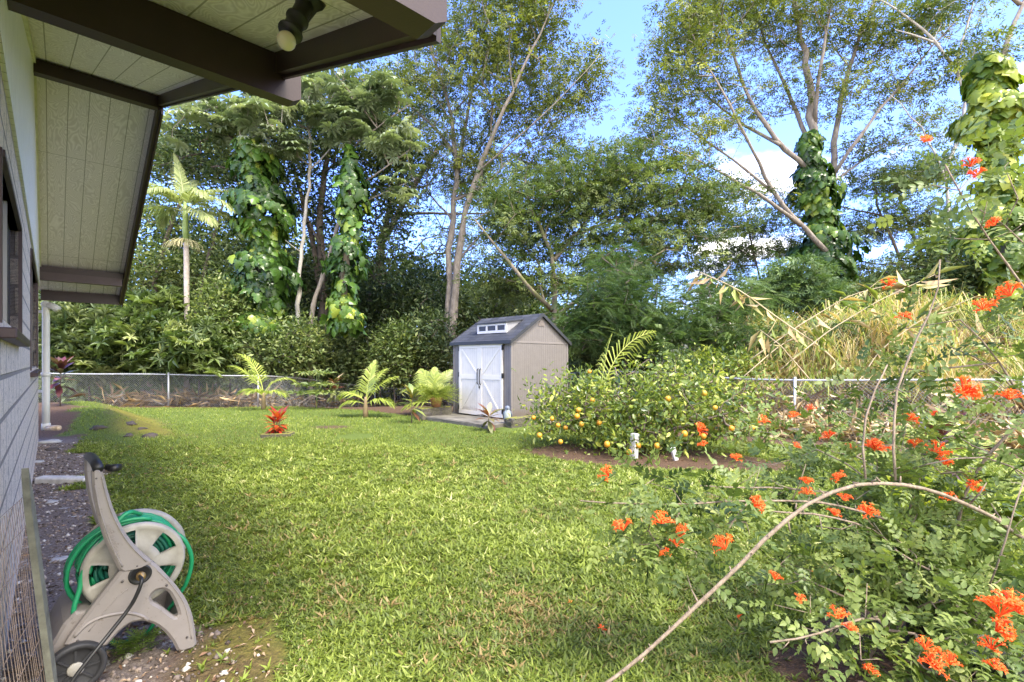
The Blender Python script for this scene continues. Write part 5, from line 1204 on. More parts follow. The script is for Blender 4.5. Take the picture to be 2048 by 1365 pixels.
D5 = 21
def vt2(root, base, L3): vine(root, base, [(690, 660, D5 - 1), (688, 560, D5 - 1), (700, 480, D5 - 1), (705, 380, D5 - 1), (700, 290, D5 - 1)], .85, .5, 1350, .26, POTH)
make_tree('umbrella_leaf_tree', 'leaning pale tree with grey green umbrella leaves and pothos on its stem', 'tree',
    [([(622, 620, D5), (650, 540, D5), (672, 470, D5), (690, 400, D5), (696, 330, D5), (700, 250, D5), (690, 160, D5), (680, 90, D5)], .13, .05), ([(690, 660, D5 - 1), (688, 560, D5 - 1), (700, 480, D5 - 1), (705, 380, D5 - 1), (700, 320, D5 - .5)], .2, .1),
     ([(700, 300, D5), (760, 250, D5 - 1), (820, 210, D5 - 1)], .05, .02), ([(690, 390, D5), (750, 350, D5 - 1), (820, 300, D5 - 1)], .05, .02), ([(685, 420, D5), (740, 400, D5 - .5), (800, 370, D5 - .5), (830, 360, D5 - .5)], .04, .015), ([(698, 250, D5), (640, 220, D5 - 1), (560, 210, D5 - 1)], .05, .02)],
    [(740, 190, 90, 60, D5 - 1, 1.6, 36), (800, 290, 50, 45, D5 - 1, 1.2, 16), (690, 240, 50, 40, D5 - 1, 1.2, 14), (800, 370, 40, 35, D5 - 1, 1, 7), (650, 160, 70, 60, D5 - 1, 1.4, 18)],
    UMB, GREY, BK_P, n=4, spread=.26, size=.35, flat=.35, k=.5, step=.5, rtip=.014, zb=0, zs=.12, up=3, extra=vt2, tb=.5)
make_tree('umbrella_leaf_tree', 'slim white trunked tree with grey green umbrella leaves, right of the vine covered trunk', 'tree',
    [([(595, 640, D5), (600, 560, D5), (603, 500, D5), (612, 420, D5), (622, 340, D5), (620, 260, D5), (612, 190, D5)], .13, .05), ([(602, 505, D5), (590, 495, D5 - .4), (570, 480, D5 - .5)], .04, .01), ([(620, 340, D5), (650, 320, D5), (670, 280, D5)], .05, .02), ([(620, 290, D5), (560, 280, D5 - 1), (480, 270, D5 - 1)], .06, .02), ([(620, 260, D5), (540, 220, D5 - 1), (440, 210, D5 - 1), (380, 230, D5 - 1)], .06, .02), ([(617, 330, D5), (580, 300, D5 - 1), (550, 285, D5 - 1)], .04, .015)],
    [(540, 230, 100, 45, D5 - 1.2, 1.4, 44), (430, 235, 80, 35, D5 - 1, 1.4, 20), (560, 285, 60, 28, D5 - 1.2, 1, 15), (640, 200, 60, 40, D5 - 1, 1, 14), (350, 260, 30, 30, D5 - 1, 1, 4)],
    UMB, GREY, BK_W, n=4, spread=.26, size=.35, flat=.35, k=.5, step=.5, rtip=.013, zb=0, zs=.12, up=3, tb=.6)
D6 = 24
def vt3(root, base, L3): vine(root, base, [(530, 690, 20.5), (528, 560, 20.5), (525, 450, 20.5), (515, 360, 20.5), (505, 280, 20.5)], 1.15, 1.1, 3300, .28, POTH)
make_tree('vine_covered_tree', 'trunk smothered in broad leaved pothos vine directly right of the king palm', 'tree',
    [([(520, 690, 20.5), (522, 560, 20.5), (515, 450, 20.5), (508, 340, 20.5), (500, 200, 20.5), (480, 120, 20.5)], .24, .08), ([(510, 330, 20.5), (440, 250, 21), (380, 200, 21)], .1, .03)],
    [(430, 290, 130, 70, 22, 2, 90), (330, 330, 60, 60, 22, 1.6, 34), (500, 330, 90, 70, 22, 1.5, 50), (560, 420, 30, 90, 21.3, .8, 20), (500, 520, 55, 60, 21, .8, 24)], K1, DARK, BK_D, n=46, spread=.4, size=.2, flat=.6, extra=vt3, tb=.55)
make_tree('ficus_tree', 'dark dense ficus filling the space between the two vine wrapped trunks', 'tree',
    [([(650, 660, D6), (645, 560, D6), (640, 450, D6), (650, 330, D6), (660, 200, D6)], .3, .08), ([(645, 600, D6), (625, 480, D6), (600, 380, D6), (570, 280, D6)], .18, .05), ([(660, 620, D6), (690, 480, D6 + 1), (760, 380, D6 + 1), (800, 260, D6 + 1)], .2, .05), ([(640, 640, D6), (655, 500, D6 - .4), (600, 420, D6)], .12, .04)],
    [(640, 280, 110, 90, D6, 2.5, 130), (760, 310, 80, 80, D6, 2.5, 90), (790, 430, 60, 70, D6 + 1, 2, 55), (600, 400, 70, 60, D6 + 1, 2, 40), (680, 450, 80, 70, D6 + 1, 2, 46), (760, 520, 60, 50, D6, 2, 34), (560, 560, 80, 60, D6, 2, 46), (650, 570, 90, 60, D6 + 1, 2, 50), (720, 200, 120, 80, D6 + 1, 2.5, 80)],
    K1, DARK, BK_D, n=52, spread=.42, size=.21, flat=.7, tb=.42, k=.6, step=.7, rtip=.012)
make_tree('broadleaf_tree', 'yellow green tree behind the king palm crown under the eave', 'tree', [([(300, 640, 26), (320, 520, 26), (360, 400, 26), (390, 280, 26)], .2, .06), ([(390, 640, 27), (420, 500, 27), (450, 400, 27)], .15, .05)],
    [(330, 300, 110, 60, 26, 3, 85), (430, 330, 80, 60, 27, 3, 60), (290, 430, 60, 70, 27, 3, 60), (400, 470, 100, 50, 28, 3, 60), (300, 540, 100, 50, 26, 3, 90)], K1, MIDG, BK_D, n=46, spread=.5, size=.24, flat=.6, tb=.62)

D7 = 15.5
def vt4(root, base, L3): 
    vine(root, base, [(2035, 660, D7), (2020, 540, D7), (2005, 440, D7), (2000, 320, D7)], .95, .85, 1400, .27, POTHY); vine(root, base, [(2000, 330, D7), (1994, 270, D7)], .6, .6, 260, .2, POTHY); vine(root, base, [(1992, 275, D7), (1984, 200, D7), (1975, 110, D7)], .95, .8, 1500, .28, POTHY)
make_tree('vine_covered_tree', 'trunk at the right edge wrapped in golden yellow pothos vine', 'tree',
    [([(2040, 700, D7), (2020, 560, D7), (2005, 400, D7), (1998, 290, D7), (1985, 180, D7), (1975, 110, D7)], .26, .16), ([(1985, 180, D7), (2010, 90, D7), (2040, 10, D7), (2080, -60, D7)], .10, .04), ([(2040, 10, D7), (2000, -20, D7), (1940, -70, D7)], .06, .03)],
    [(1990, 100, 60, 30, D7, .8, 14)], SPRAY, ALB, BK_P, n=16, spread=.3, size=.2, extra=vt4)
make_tree('bare_limbed_tree', 'tree with bare pale forked branches crossing the clouds in the top right corner', 'tree',
    [([(1905, 640, 20), (1895, 500, 20), (1900, 400, 20), (1885, 330, 20), (1840, 250, 20), (1780, 190, 20)], .13, .012), ([(1890, 350, 20), (1925, 260, 20), (1935, 200, 20), (1905, 130, 20), (1940, 40, 20), (1960, -60, 20)], .08, .02), ([(1905, 130, 20), (1860, 70, 20), (1800, 20, 20), (1740, -10, 20)], .07, .02), ([(1880, 90, 20), (1840, 70, 20), (1790, 60, 20)], .05, .02)],
    [(1850, 330, 80, 30, 20.5, 1.5, 16), (1950, 120, 90, 30, 20, 1.5, 22), (1880, 20, 110, 30, 20, 2, 22), (1900, 500, 60, 50, 20.5, 1.2, 40), (1860, 560, 60, 50, 21, 1.2, 50)], SPRAY, MIDG, BK_W, n=26, spread=.4, size=.24, flat=.25, tb=.45)
make_tree('young_albizia', 'two slim dark trunks leaning left with flat leaf layers, right of the vine wrapped albizia', 'tree',
    [([(1850, 620, 24), (1800, 520, 24), (1760, 430, 24), (1745, 360, 24)], .13, .04), ([(1880, 620, 25), (1830, 480, 25), (1800, 400, 25), (1780, 340, 25)], .12, .04), ([(1760, 430, 24), (1700, 420, 24), (1640, 400, 24)], .05, .02), ([(1800, 520, 24), (1870, 440, 24), (1920, 410, 24)], .05, .02)],
    [(1760, 370, 120, 22, 24, 2, 60), (1800, 430, 130, 26, 24.5, 2, 58), (1720, 470, 110, 24, 25, 2, 40), (1850, 350, 80, 20, 24, 2, 30), (1770, 540, 100, 40, 26, 2, 56), (1900, 460, 60, 40, 24, 1.5, 34)], SPRAY, MIDG, BK_D, n=24, spread=.42, size=.22, flat=.14, tb=.45)
make_tree('young_albizia', 'thin trunk with flat leaf layers between the shed tree and the vine wrapped albizia', 'tree',
    [([(1560, 640, 26), (1520, 560, 26), (1500, 480, 26), (1490, 400, 26)], .10, .03), ([(1600, 640, 26), (1580, 540, 26), (1585, 450, 26)], .07, .02), ([(1510, 520, 26), (1450, 480, 26), (1400, 470, 26)], .05, .02)],
    [(1500, 460, 120, 18, 26, 2, 48), (1560, 500, 110, 20, 26, 2, 44), (1450, 380, 90, 30, 25, 2, 36), (1470, 520, 90, 30, 27, 2, 40), (1590, 420, 60, 20, 26, 1.5, 20), (1420, 560, 90, 40, 27, 2, 46)], SPRAY, MIDG, BK_D, n=24, spread=.42, size=.22, flat=.14, tb=.48)
make_tree('fern_leaf_tree', 'feathery dark green tree with tiered fronds right of the shed roof', 'tree', [([(1250, 740, 15), (1255, 660, 15), (1240, 590, 15), (1235, 540, 15)], .09, .03), ([(1252, 680, 15), (1180, 640, 15), (1150, 620, 15)], .04, .02), ([(1254, 660, 15), (1320, 620, 15), (1350, 600, 15)], .04, .02)],
    [(1230, 590, 90, 50, 15, 1.6, 90), (1210, 640, 90, 45, 15, 1.4, 90), (1290, 660, 70, 45, 15, 1.4, 70), (1160, 680, 50, 40, 15, 1.2, 44), (1240, 520, 50, 35, 16, 1.2, 24)], pinnate(9, .13, .26, True, .35), FERNY, BK_D, n=13, spread=.24, size=.42, flat=.35, zs=.25, up=1.5, tb=.5)
make_tree('fern_leaf_tree', 'feathery tree with pale undersides behind the straw bank, left of the dead cane', 'tree', [([(1440, 720, 14.5), (1430, 650, 14.5), (1420, 590, 14.5)], .07, .03)],
    [(1400, 640, 80, 45, 14.5, 1.3, 70), (1460, 680, 60, 35, 14, 1.2, 45), (1350, 690, 60, 40, 14.5, 1.2, 50), (1480, 600, 60, 40, 15, 1.2, 40), (1380, 590, 50, 30, 15.5, 1.2, 22)], pinnate(9, .13, .26, True, .35), FERNY, BK_D, n=12, spread=.24, size=.42, flat=.35, zs=.25, up=1.5, tb=.62)
make_tree('broadleaf_tree', 'leafy green tree at the foot of the vine wrapped albizia', 'tree', [([(1640, 680, 18), (1620, 600, 18), (1610, 560, 18)], .08, .03)],
    [(1590, 560, 50, 45, 18, 1.3, 55), (1640, 600, 60, 40, 18, 1.3, 46), (1540, 600, 60, 50, 18.5, 1.3, 46), (1480, 620, 50, 50, 18.5, 1.2, 34)], SPRAY, FERNY, BK_D, n=34, spread=.3, size=.22, tb=.6)
make_tree('broadleaf_tree', 'dark leafy tree low behind the tall grass near the right edge', 'tree', [([(1930, 700, 17), (1935, 600, 17), (1945, 520, 17), (1950, 480, 17)], .07, .03), ([(1930, 640, 17), (1960, 560, 17), (1985, 480, 17)], .04, .02)],
    [(1940, 560, 60, 45, 17, 1.2, 60), (1880, 590, 60, 40, 17.5, 1.2, 50), (1990, 560, 60, 60, 17, 1.2, 50), (1930, 480, 40, 40, 17.5, 1, 26), (2060, 500, 50, 90, 16.5, 1, 50), (1800, 590, 60, 35, 19, 1.3, 46), (1720, 590, 60, 30, 19.5, 1.3, 40)], K1, MIDG, BK_D, n=46, spread=.3, size=.18, tb=.45)

# ------------------------------------------------------------------ hedge of shrubs behind the back fence
def shrub(label, E, T, mat, n=26, spread=.3, size=.3, flat=.8, tb=.5, up=.8, zs=.5, zb=.2):
    px, py, rx, ry, D, rd, _ = E[0]
    return make_tree('shrub', label, 'shrub', [([(px, py + ry + 20, D), (px - 6, py + ry * .4, D), (px + 4, py, D)], .05, .02)], E, T, mat, BK_D, n=n, spread=spread, size=size, flat=flat, tb=tb, up=up, zs=zs, zb=zb, rtip=.008, crown='leaves', step=.5, group=None)
shrub('dark long leaved shrub nearest the house beyond the fence', [(180, 700, 85, 60, 18.6, 1.3, 90), (150, 640, 60, 40, 19, 1.2, 44)], WHORL, DARK, n=8, spread=.24, size=.34, tb=.65)
shrub('long leaved shrub left of the king palm trunk', [(290, 690, 80, 65, 18.8, 1.4, 100), (310, 630, 70, 45, 19.6, 1.2, 50)], WHORL, MIDG, n=8, spread=.24, size=.33, tb=.4)
shrub('long leaved shrub at the foot of the king palm', [(400, 700, 75, 60, 18.6, 1.3, 100)], WHORL, MIDG, n=8, spread=.24, size=.32, tb=.45)
shrub('small leaved rounded shrub right of the king palm', [(460, 640, 60, 75, 20, 1.4, 90), (440, 590, 40, 40, 20, 1, 30)], K1, MIDG, n=46, spread=.27, size=.17, tb=.6)
shrub('dense shrub behind the browned young palm', [(510, 720, 70, 50, 19.6, 1.3, 90)], K1, DARK, n=46, spread=.27, size=.18, tb=.65)
shrub('light green bush below the leaning pale trunk', [(590, 690, 55, 60, 20, 1.3, 90)], K1, MIDG, n=46, spread=.26, size=.17, tb=.62)
shrub('low dark shrub behind the flat topped sapling', [(650, 740, 50, 35, 22, 1.3, 55), (640, 690, 50, 40, 23, 1.3, 40)], K1, DARK, n=44, spread=.3, size=.2, tb=.6)
shrub('upright leafy shrub left of the albizia trunks', [(790, 720, 45, 55, 22, 1.3, 70), (800, 670, 25, 30, 22, .9, 22)], K1, MIDG, n=46, spread=.28, size=.2, tb=.55)
shrub('dark shrub mass behind the middle young palm', [(715, 710, 55, 60, 24, 1.6, 80)], K1, DARK, n=46, spread=.34, size=.22, tb=.6)
shrub('dark small leaved bush left of the shed doors', [(860, 690, 65, 60, 23, 1.6, 100), (880, 620, 60, 50, 26, 1.6, 60)], K1, DARK, n=48, spread=.32, size=.19, tb=.5)
shrub('dark bush between the albizia trunks and the shed roof', [(980, 640, 70, 60, 26, 2, 100), (1020, 590, 50, 40, 28, 2, 50)], K1, DARK, n=46, spread=.4, size=.23, tb=.55)
shrub('big dark bush behind the ficus trunk', [(760, 620, 90, 60, 27, 2, 110), (840, 580, 70, 50, 29, 2, 70)], K1, DARK, n=46, spread=.45, size=.25, tb=.5)
shrub('dark green bush low behind the right fence and the high palm frond', [(1200, 720, 70, 40, 16.5, 1.2, 75), (1290, 740, 60, 30, 15.5, 1.2, 55)], K1, DARK, n=46, spread=.25, size=.16, tb=.55)
shrub('bush with silvery pale leaves right of the high palm frond', [(1350, 722, 40, 28, 14.2, .8, 45)], K1, leafmat('silver_leaf', [(0, (.08, .12, .06)), (.5, (.25, .28, .2)), (1, (.62, .60, .52))], .2), n=40, spread=.17, size=.13, tb=.6)
shrub('mid green bush on the bank left of the tall grass', [(1420, 735, 70, 32, 12.8, .9, 70), (1490, 740, 40, 30, 12.6, .8, 30)], K1, CIT, n=44, spread=.17, size=.11, tb=.45)
shrub('green shrub growing out of the tall grass in the middle of the bank', [(1700, 680, 55, 38, 13.2, .7, 34), (1660, 700, 40, 25, 13, .5, 18)], SPRAY, FERNY, n=22, spread=.2, size=.17, tb=.6)
shrub('green shrub on the bank behind the upper orange flowers', [(1850, 640, 60, 40, 13.5, .8, 40)], SPRAY, MIDG, n=22, spread=.22, size=.17, tb=.6)
shrub('leafy shrub at the left end of the tall grass', [(1550, 680, 55, 45, 13.6, .8, 38)], K1, MIDG, n=34, spread=.2, size=.12, tb=.7)
shrub('leafy shrub at the right end of the bank behind the honeysuckle', [(1980, 660, 60, 50, 12.5, .8, 44)], K1, MIDG, n=36, spread=.2, size=.12, tb=.6)
# far wood: one mass that shows through the gaps
n = 5200; X = rng.uniform(-46, 44, n); Y = rng.uniform(29, 44, n); hz = 5.6 + 2.6 * wn2(X, Y * 0, .18, 4) + 3.5 * sst(4, -6, X) - 1.2 * sst(2, 14, X)
tg = np.stack([X, Y, gz(X, Y) + hz * rng.random(n) ** .75], 1)
V, Fs, tt = clumps(K1, tg, 56, .75, .38, .55, tb=.5)
mbw = MB()
for i in range(46):
    x = rng.uniform(-46, 44); y = rng.uniform(31, 44); h_ = 4 + 5 * rng.random(); l_ = rng.normal() * .8
    mbw.tube([(x, y, g1(x, y) - .2), (x + l_ * .5, y, h_ * .5), (x + l_, y, h_)], [.16, .12, .05], 5)
wood = mk('far_woods', V, Fs, MIDG, attrs={'tint': tt}); tag(wood, 'distant green woods seen through gaps between the nearer trees', 'woods', kind='stuff')
tag(mbw.obj('far_trunks', BK_P), 'distant pale tree stems inside the far woods', 'woods', kind='stuff')

# ------------------------------------------------------------------ straw bank and tall grass behind the right fence
def straws(n, x0, x1, d0, d1, cond, ln, upz, hz, tb):
    X = rng.uniform(x0, x1, n); Y = rng.uniform(d0, d1, n); k = cond(X, Y); X, Y = X[k], Y[k]; n = len(X)
    pos = np.stack([X, Y, gz(X, Y) + rng.random(n) * hz], 1); d = rdir(n, upz, .5)
    return scatter(tmpl([kite(.022, 1, .0, .3, mid=.5)]), pos, d, rdir(n, .5, 1), ln * (.5 + rng.random(n)), tb + .25 * rng.normal(size=n))
pfc = lambda X, Y: past_fence(X, Y)
L = [straws(26000, 2.2, 12, 5.5, 14, lambda X, Y: (pfc(X, Y) > -1.5) & (pfc(X, Y) < .9) & (cover(X, Y) < .5), .42, 0, .28, .62),
     straws(42000, 3.2, 14, 7.5, 15, lambda X, Y: (pfc(X, Y) > .05) & (pfc(X, Y) < 2.2), .5, .1, .28, .5),
     straws(30000, 4.0, 18, 9.5, 22, lambda X, Y: (pfc(X, Y) > 1.2) & (pfc(X, Y) < 8), .6, .25, .35, .42)]
n = 15000; q = straws(n, 2.6, 12, 8, 13.6, lambda X, Y: (np.abs(pfc(X, Y) - .12) < .1), .45, -.1, .95, .45); L.append(q)
V, Fs, tt = merge(L); tag(mk('dry_straw', V, Fs, STRAWL, attrs={'tint': tt}), 'tangled dry straw piled against and behind the right fence', 'straw', kind='stuff')
# dry brush heaped beyond the left fence
X = rng.uniform(-15, -2, 9000); Y = rng.uniform(16, 25.5, 9000)
dl = np.array([dist_to.__call__ and 0]) if False else None
lx = np.interp(X, [-21, -17, -12.5, -9.5, -8, -6.8, -4, .5], [15.6, 16.6, 17.6, 18.1, 21.9, 24.0, 24.4, 19.0]); k = (Y > lx + .05) & (Y < lx + 1.6) | ((Y > lx - .5) & (Y < lx) & (rng.random(9000) < .1)) & (rng.random(9000) < .6); X, Y = X[k], Y[k]; n = len(X)
V1 = scatter(tmpl([kite(.05, 1, .0, .3, mid=.5)]), np.stack([X, Y, gz(X, Y) + rng.random(n) * .5], 1), rdir(n, .1, .5), rdir(n, .5, 1), .45 * (.5 + rng.random(n)), .25 + .2 * rng.normal(size=n))
tag(mk('dry_brush', V1[0], V1[1], STRAWL, attrs={'tint': V1[2]}), 'brown dry brush and fallen fronds heaped behind the left fence', 'brush', kind='stuff')
mb = MB(); q = np.random.default_rng(5)
for i in range(46):
    x = q.uniform(-14.5, -7.5); y = np.interp(x, [-21, -17, -12.5, -9.5, -8, -6.8, -4, .5], [15.6, 16.6, 17.6, 18.1, 21.9, 24.0, 24.4, 19.0]) + q.uniform(.3, 1.6); a = q.random() * 6.28; l_ = q.uniform(.5, 1.3); z_ = g1(x, y)
    P0 = np.array([x, y, z_ + .05]); mb.tube([P0, P0 + (math.cos(a) * l_ * .5, math.sin(a) * .3, q.uniform(.2, .5)), P0 + (math.cos(a) * l_, math.sin(a) * .5, q.uniform(.05, .7))], [.03, .022, .012], 5)
tag(mb.obj('fallen_branches', BK_P), 'tangle of bare fallen branches behind the left fence', 'brush', kind='stuff')
# tall grass: long arching blades in clumps
def tallgrass(centers, name, label):
    V = []; Fs = []; TT = []; n = 0
    for c_ in centers:
        Lm = .6 + 1.5 * rng.random() ** 1.3 * (1.15 if c_[0] / c_[1] > .7 else .9); per = int(50 + 50 * Lm); tb = .44 + .27 * rng.normal(); ca = rng.random() * 6.28; cl = np.array([math.cos(ca), math.sin(ca), 0]) * .35 * rng.random()
        for i in range(per):
            a = rng.random() * 6.28; l_ = Lm * (.35 + .75 * rng.random()); ln = .1 + .8 * rng.random() ** 1.3; h = np.array([math.cos(a), math.sin(a), 0]) + cl; w_ = np.array([-h[1], h[0], 0]) * (.004 + .012 * rng.random() ** 1.5)
            b = np.array(c_) + rng.normal(size=3) * (.16, .16, 0); p1 = b + h * ln * l_ * .25 + (0, 0, l_ * .5); p2 = b + h * ln * l_ * .75 + (0, 0, l_ * (.85 - .25 * ln)); p3 = b + h * ln * l_ * 1.25 + (0, 0, l_ * (.9 - .85 * ln))
            V += [b - w_, b + w_, p1 - w_, p1 + w_, p2 - w_ * .7, p2 + w_ * .7, p3]; Fs += [(n, n + 1, n + 3), (n, n + 3, n + 2), (n + 2, n + 3, n + 5), (n + 2, n + 5, n + 4), (n + 4, n + 5, n + 6)]; n += 7
            TT += [float(np.clip(tb + .25 * rng.normal(), 0, 1))] * 7
    tag(mk(name, np.array(V), np.array(Fs), TALLG, attrs={'tint': TT}), label, 'tall grass', kind='stuff')
cs = []
while len(cs) < 185:
    x, y = rng.uniform(3.6, 16), rng.uniform(9.8, 17.5); f = past_fence(np.array([x]), np.array([y]))[0]
    if .7 < f < 6.5 and x / y > .35 and wn2(np.array([x]), np.array([y]), 1.9, 77)[0] > -.25: cs.append((x, y, g1(x, y)))
tallgrass(cs, 'tall_grass', 'tall straw and green grass clumps on the bank behind the right fence')
# dead leaning cane stalks
def cane(path, label, r=.02, n=70, droop=.5):
    P_ = np.array([at(*q) for q in path]); b = P_[0]; root = empty('dead_cane', tuple(b), label, 'cane', 'leaning dead canes on the bank')
    mb = MB(); seg = np.linalg.norm(np.diff(P_, axis=0), axis=1); cum = np.r_[0, np.cumsum(seg)]; u = np.linspace(0, cum[-1], 16); Q = np.stack([np.interp(u, cum, P_[:, i]) for i in range(3)], 1); Q[1:-1] = .25 * Q[:-2] + .5 * Q[1:-1] + .25 * Q[2:]
    mb.tube(Q, np.linspace(r, r * .4, 16), 6); mb.obj('stalk', simple('dry_cane', (.50, .40, .24), .7, 0, .2), root, True, off=b)
    uu = cum[-1] * (.25 + .75 * rng.random(n)); pos = np.stack([np.interp(uu, cum, P_[:, i]) for i in range(3)], 1) - b; tdir = unit(P_[-1] - P_[0])
    d = np.array([0, 0, -droop]) + tdir * .5 + rng.normal(size=(n, 3)) * .55
    V, Fs, tt = scatter(tmpl([kite(.035, 1, .01, .45, mid=.45)]), pos, d, rdir(n, .3, 1), .42 * (.4 + rng.random(n)), .5 + .3 * rng.normal(size=n)); mk('leaves', V, Fs, TALLG, root, attrs={'tint': tt})
cane([(1740, 800, 11.6), (1650, 700, 11.5), (1560, 640, 11.5), (1480, 580, 11.6), (1400, 545, 11.8)], 'long dead cane leaning up to the left with hanging dry leaves', .026, 60, 1.4)
cane([(1500, 720, 11.8), (1600, 650, 11.5), (1700, 590, 11.3), (1820, 560, 11)], 'cane leaning up to the right across the long dead cane', .017, 34)
cane([(1560, 740, 11.2), (1660, 660, 11), (1760, 600, 10.8), (1880, 545, 10.6)], 'cane leaning up to the right toward the orange blossom in the tall grass', .015, 34)
cane([(1620, 760, 11), (1560, 690, 11), (1520, 660, 11.2)], 'short bent cane on the left side of the straw bank', .015, 26, 1.2)

cane([(1700, 790, 10.6), (1760, 700, 10.5), (1840, 640, 10.4), (1960, 590, 10.2)], 'dry cane leaning right low over the fence rail behind the honeysuckle', .014, 30)
cane([(1480, 760, 11.4), (1560, 690, 11.6), (1660, 640, 11.8), (1760, 560, 12.0)], 'pale cane rising to the right just above the leftmost straw', .013, 26)
# ------------------------------------------------------------------ foreground shrub: arching stems, feather leaves, orange trumpet flowers
HB_ = np.array([2.0, 2.3, 0.0]); HB_[2] = g1(2.0, 2.3)
CAPE = 'big sprawling shrub with arching grey stems and orange trumpet flowers in the right foreground'
hs = empty('flowering_shrub', tuple(HB_), CAPE, 'shrub')
gb = (1960, 1560, 2.25)        # where the stems leave the ground, below the lower right of the picture
def GB(dx=0, dD=0): q = at(1800 + dx, 1180, 2.5 + dD); return (1800 + dx, HY + (H + .05) * F / (2.5 + dD), 2.5 + dD)
big = [  # long arching stems (photo pixel, pixel, distance)
    ([(2240, 1330, 2.35), (2130, 1150, 2.3), (2048, 1076, 2.25), (1960, 1018, 2.15), (1880, 984, 2.08), (1790, 962, 2.0), (1690, 966, 1.95), (1600, 1010, 1.9), (1500, 1110, 1.85), (1440, 1170, 1.83), (1360, 1245, 1.8), (1290, 1315, 1.78), (1180, 1390, 1.75)], .0100, .0068),
    ([GB(80, .1), (1910, 1130, 2.5), (1911, 1060, 2.45), (1925, 980, 2.4), (1960, 920, 2.35), (2000, 880, 2.3), (2060, 830, 2.25)], .011, .007),
    ([GB(0, .2), (1890, 1075, 2.7), (1800, 1020, 2.7), (1700, 990, 2.65), (1600, 978, 2.6), (1500, 977, 2.6), (1400, 972, 2.6)], .009, .004),
    ([GB(-20, .1), (1870, 1090, 2.5), (1760, 1030, 2.45), (1640, 1002, 2.4), (1540, 1000, 2.35), (1440, 1005, 2.3), (1340, 1012, 2.25), (1240, 1008, 2.2), (1160, 1002, 2.2)], .009, .003),
    ([GB(-30, .1), (1800, 1080, 2.4), (1700, 1040, 2.35), (1600, 1025, 2.3), (1530, 1022, 2.3)], .008, .004),
    ([(1791, 962, 2.0), (1785, 880, 2.02), (1784, 800, 2.05), (1800, 740, 2.08), (1820, 700, 2.1), (1880, 600, 2.1), (1895, 560, 2.1), (1880, 520, 2.1)], .006, .003),
    ([(1731, 958, 2.0), (1718, 900, 2.02), (1714, 850, 2.05), (1740, 790, 2.06), (1775, 730, 2.1)], .0055, .003),
    ([(2060, 830, 2.25), (2000, 720, 2.25), (1960, 660, 2.25), (1920, 640, 2.25)], .006, .003), ([(2100, 900, 2.3), (2030, 760, 2.4), (1950, 700, 2.45), (1890, 690, 2.5)], .006, .003),
    ([GB(-80, -.1), (1790, 1230, 2.1), (1700, 1238, 2.0), (1640, 1270, 1.95), (1600, 1283, 1.9), (1540, 1285, 1.88)], .008, .004), ([GB(-60, 0), (1760, 1195, 2.3), (1690, 1200, 2.25), (1620, 1225, 2.2)], .006, .003),
    ([(2048, 1230, 2.2), (1960, 1190, 2.2), (1830, 1128, 2.2), (1790, 1100, 2.2)], .008, .004), ([(2120, 1000, 2.3), (2000, 905, 2.3), (1900, 908, 2.3), (1850, 930, 2.35)], .006, .003),
    ([(2160, 900, 2.1), (2048, 560, 2.1), (1990, 500, 2.1), (1940, 430, 2.1), (1910, 370, 2.1), (1890, 330, 2.1)], .007, .003), ([(2130, 700, 2.2), (2060, 480, 2.2), (2000, 440, 2.2), (1960, 420, 2.2)], .005, .003),
    ([(1364, 1016, 2.25), (1340, 1060, 2.2), (1320, 1100, 2.15)], .004, .002), ([(1500, 1000, 2.3), (1450, 1040, 2.25), (1440, 1090, 2.2)], .004, .002),
    ([(1690, 1195, 2.2), (1600, 1160, 2.3), (1560, 1130, 2.3)], .005, .002), ([GB(120, 0), (1990, 1150, 2.0), (2010, 1080, 2.0), (2048, 960, 2.0)], .006, .003)]
L3 = [([at(*q) for q in pts], r0, r1) for pts, r0, r1 in big]
E = [(1290, 1060, 75, 60, 2.2, .16, 24), (1370, 1100, 55, 45, 2.15, .14, 12), (1300, 980, 55, 24, 2.3, .12, 9), (1460, 1055, 55, 50, 2.25, .16, 13), (1420, 990, 80, 25, 2.4, .14, 10), (1560, 1150, 80, 40, 2.3, .2, 13), (1640, 1090, 90, 50, 2.35, .25, 26),
     (1760, 1070, 110, 50, 2.45, .25, 40), (1880, 1090, 120, 70, 2.4, .25, 58), (1990, 1110, 80, 80, 2.3, .25, 40), (1760, 1140, 110, 35, 2.3, .2, 24), (1900, 1190, 110, 50, 2.15, .2, 50), (1700, 1290, 90, 40, 2.0, .15, 12), (1800, 1310, 80, 45, 1.95, .18, 16), (1910, 1300, 90, 60, 1.95, .2, 34), (2010, 1290, 50, 70, 1.9, .2, 20),
     (1600, 1230, 50, 30, 2.1, .12, 8), (1650, 980, 110, 35, 2.7, .25, 30), (1780, 930, 110, 40, 2.7, .3, 26), (1900, 960, 110, 50, 2.6, .3, 24), (1560, 930, 90, 30, 3.0, .3, 16), (1680, 880, 110, 35, 3.1, .35, 14), (1830, 860, 110, 40, 2.9, .35, 14), (1950, 850, 90, 60, 2.6, .3, 15),
     (1850, 740, 70, 25, 2.4, .2, 11), (1740, 770, 50, 24, 2.6, .25, 10), (1870, 655, 60, 22, 2.4, .2, 5), (1990, 690, 50, 35, 2.3, .2, 7), (1990, 760, 50, 35, 2.3, .2, 9), (2020, 580, 35, 40, 2.25, .15, 7), (1910, 350, 50, 30, 2.15, .12, 7), (1990, 430, 45, 30, 2.2, .15, 6), (1850, 360, 25, 25, 2.1, .1, 3), (2020, 330, 30, 30, 2.2, .12, 3), (1900, 470, 40, 20, 2.2, .12, 4),
     (1500, 860, 60, 40, 3.6, .3, 7), (1620, 840, 70, 40, 3.5, .3, 8), (1740, 820, 60, 30, 3.2, .3, 8), (2020, 960, 50, 90, 2.3, .25, 14)]
E = [e[:6] + (max(2, int(e[6] * .47)),) for e in E]
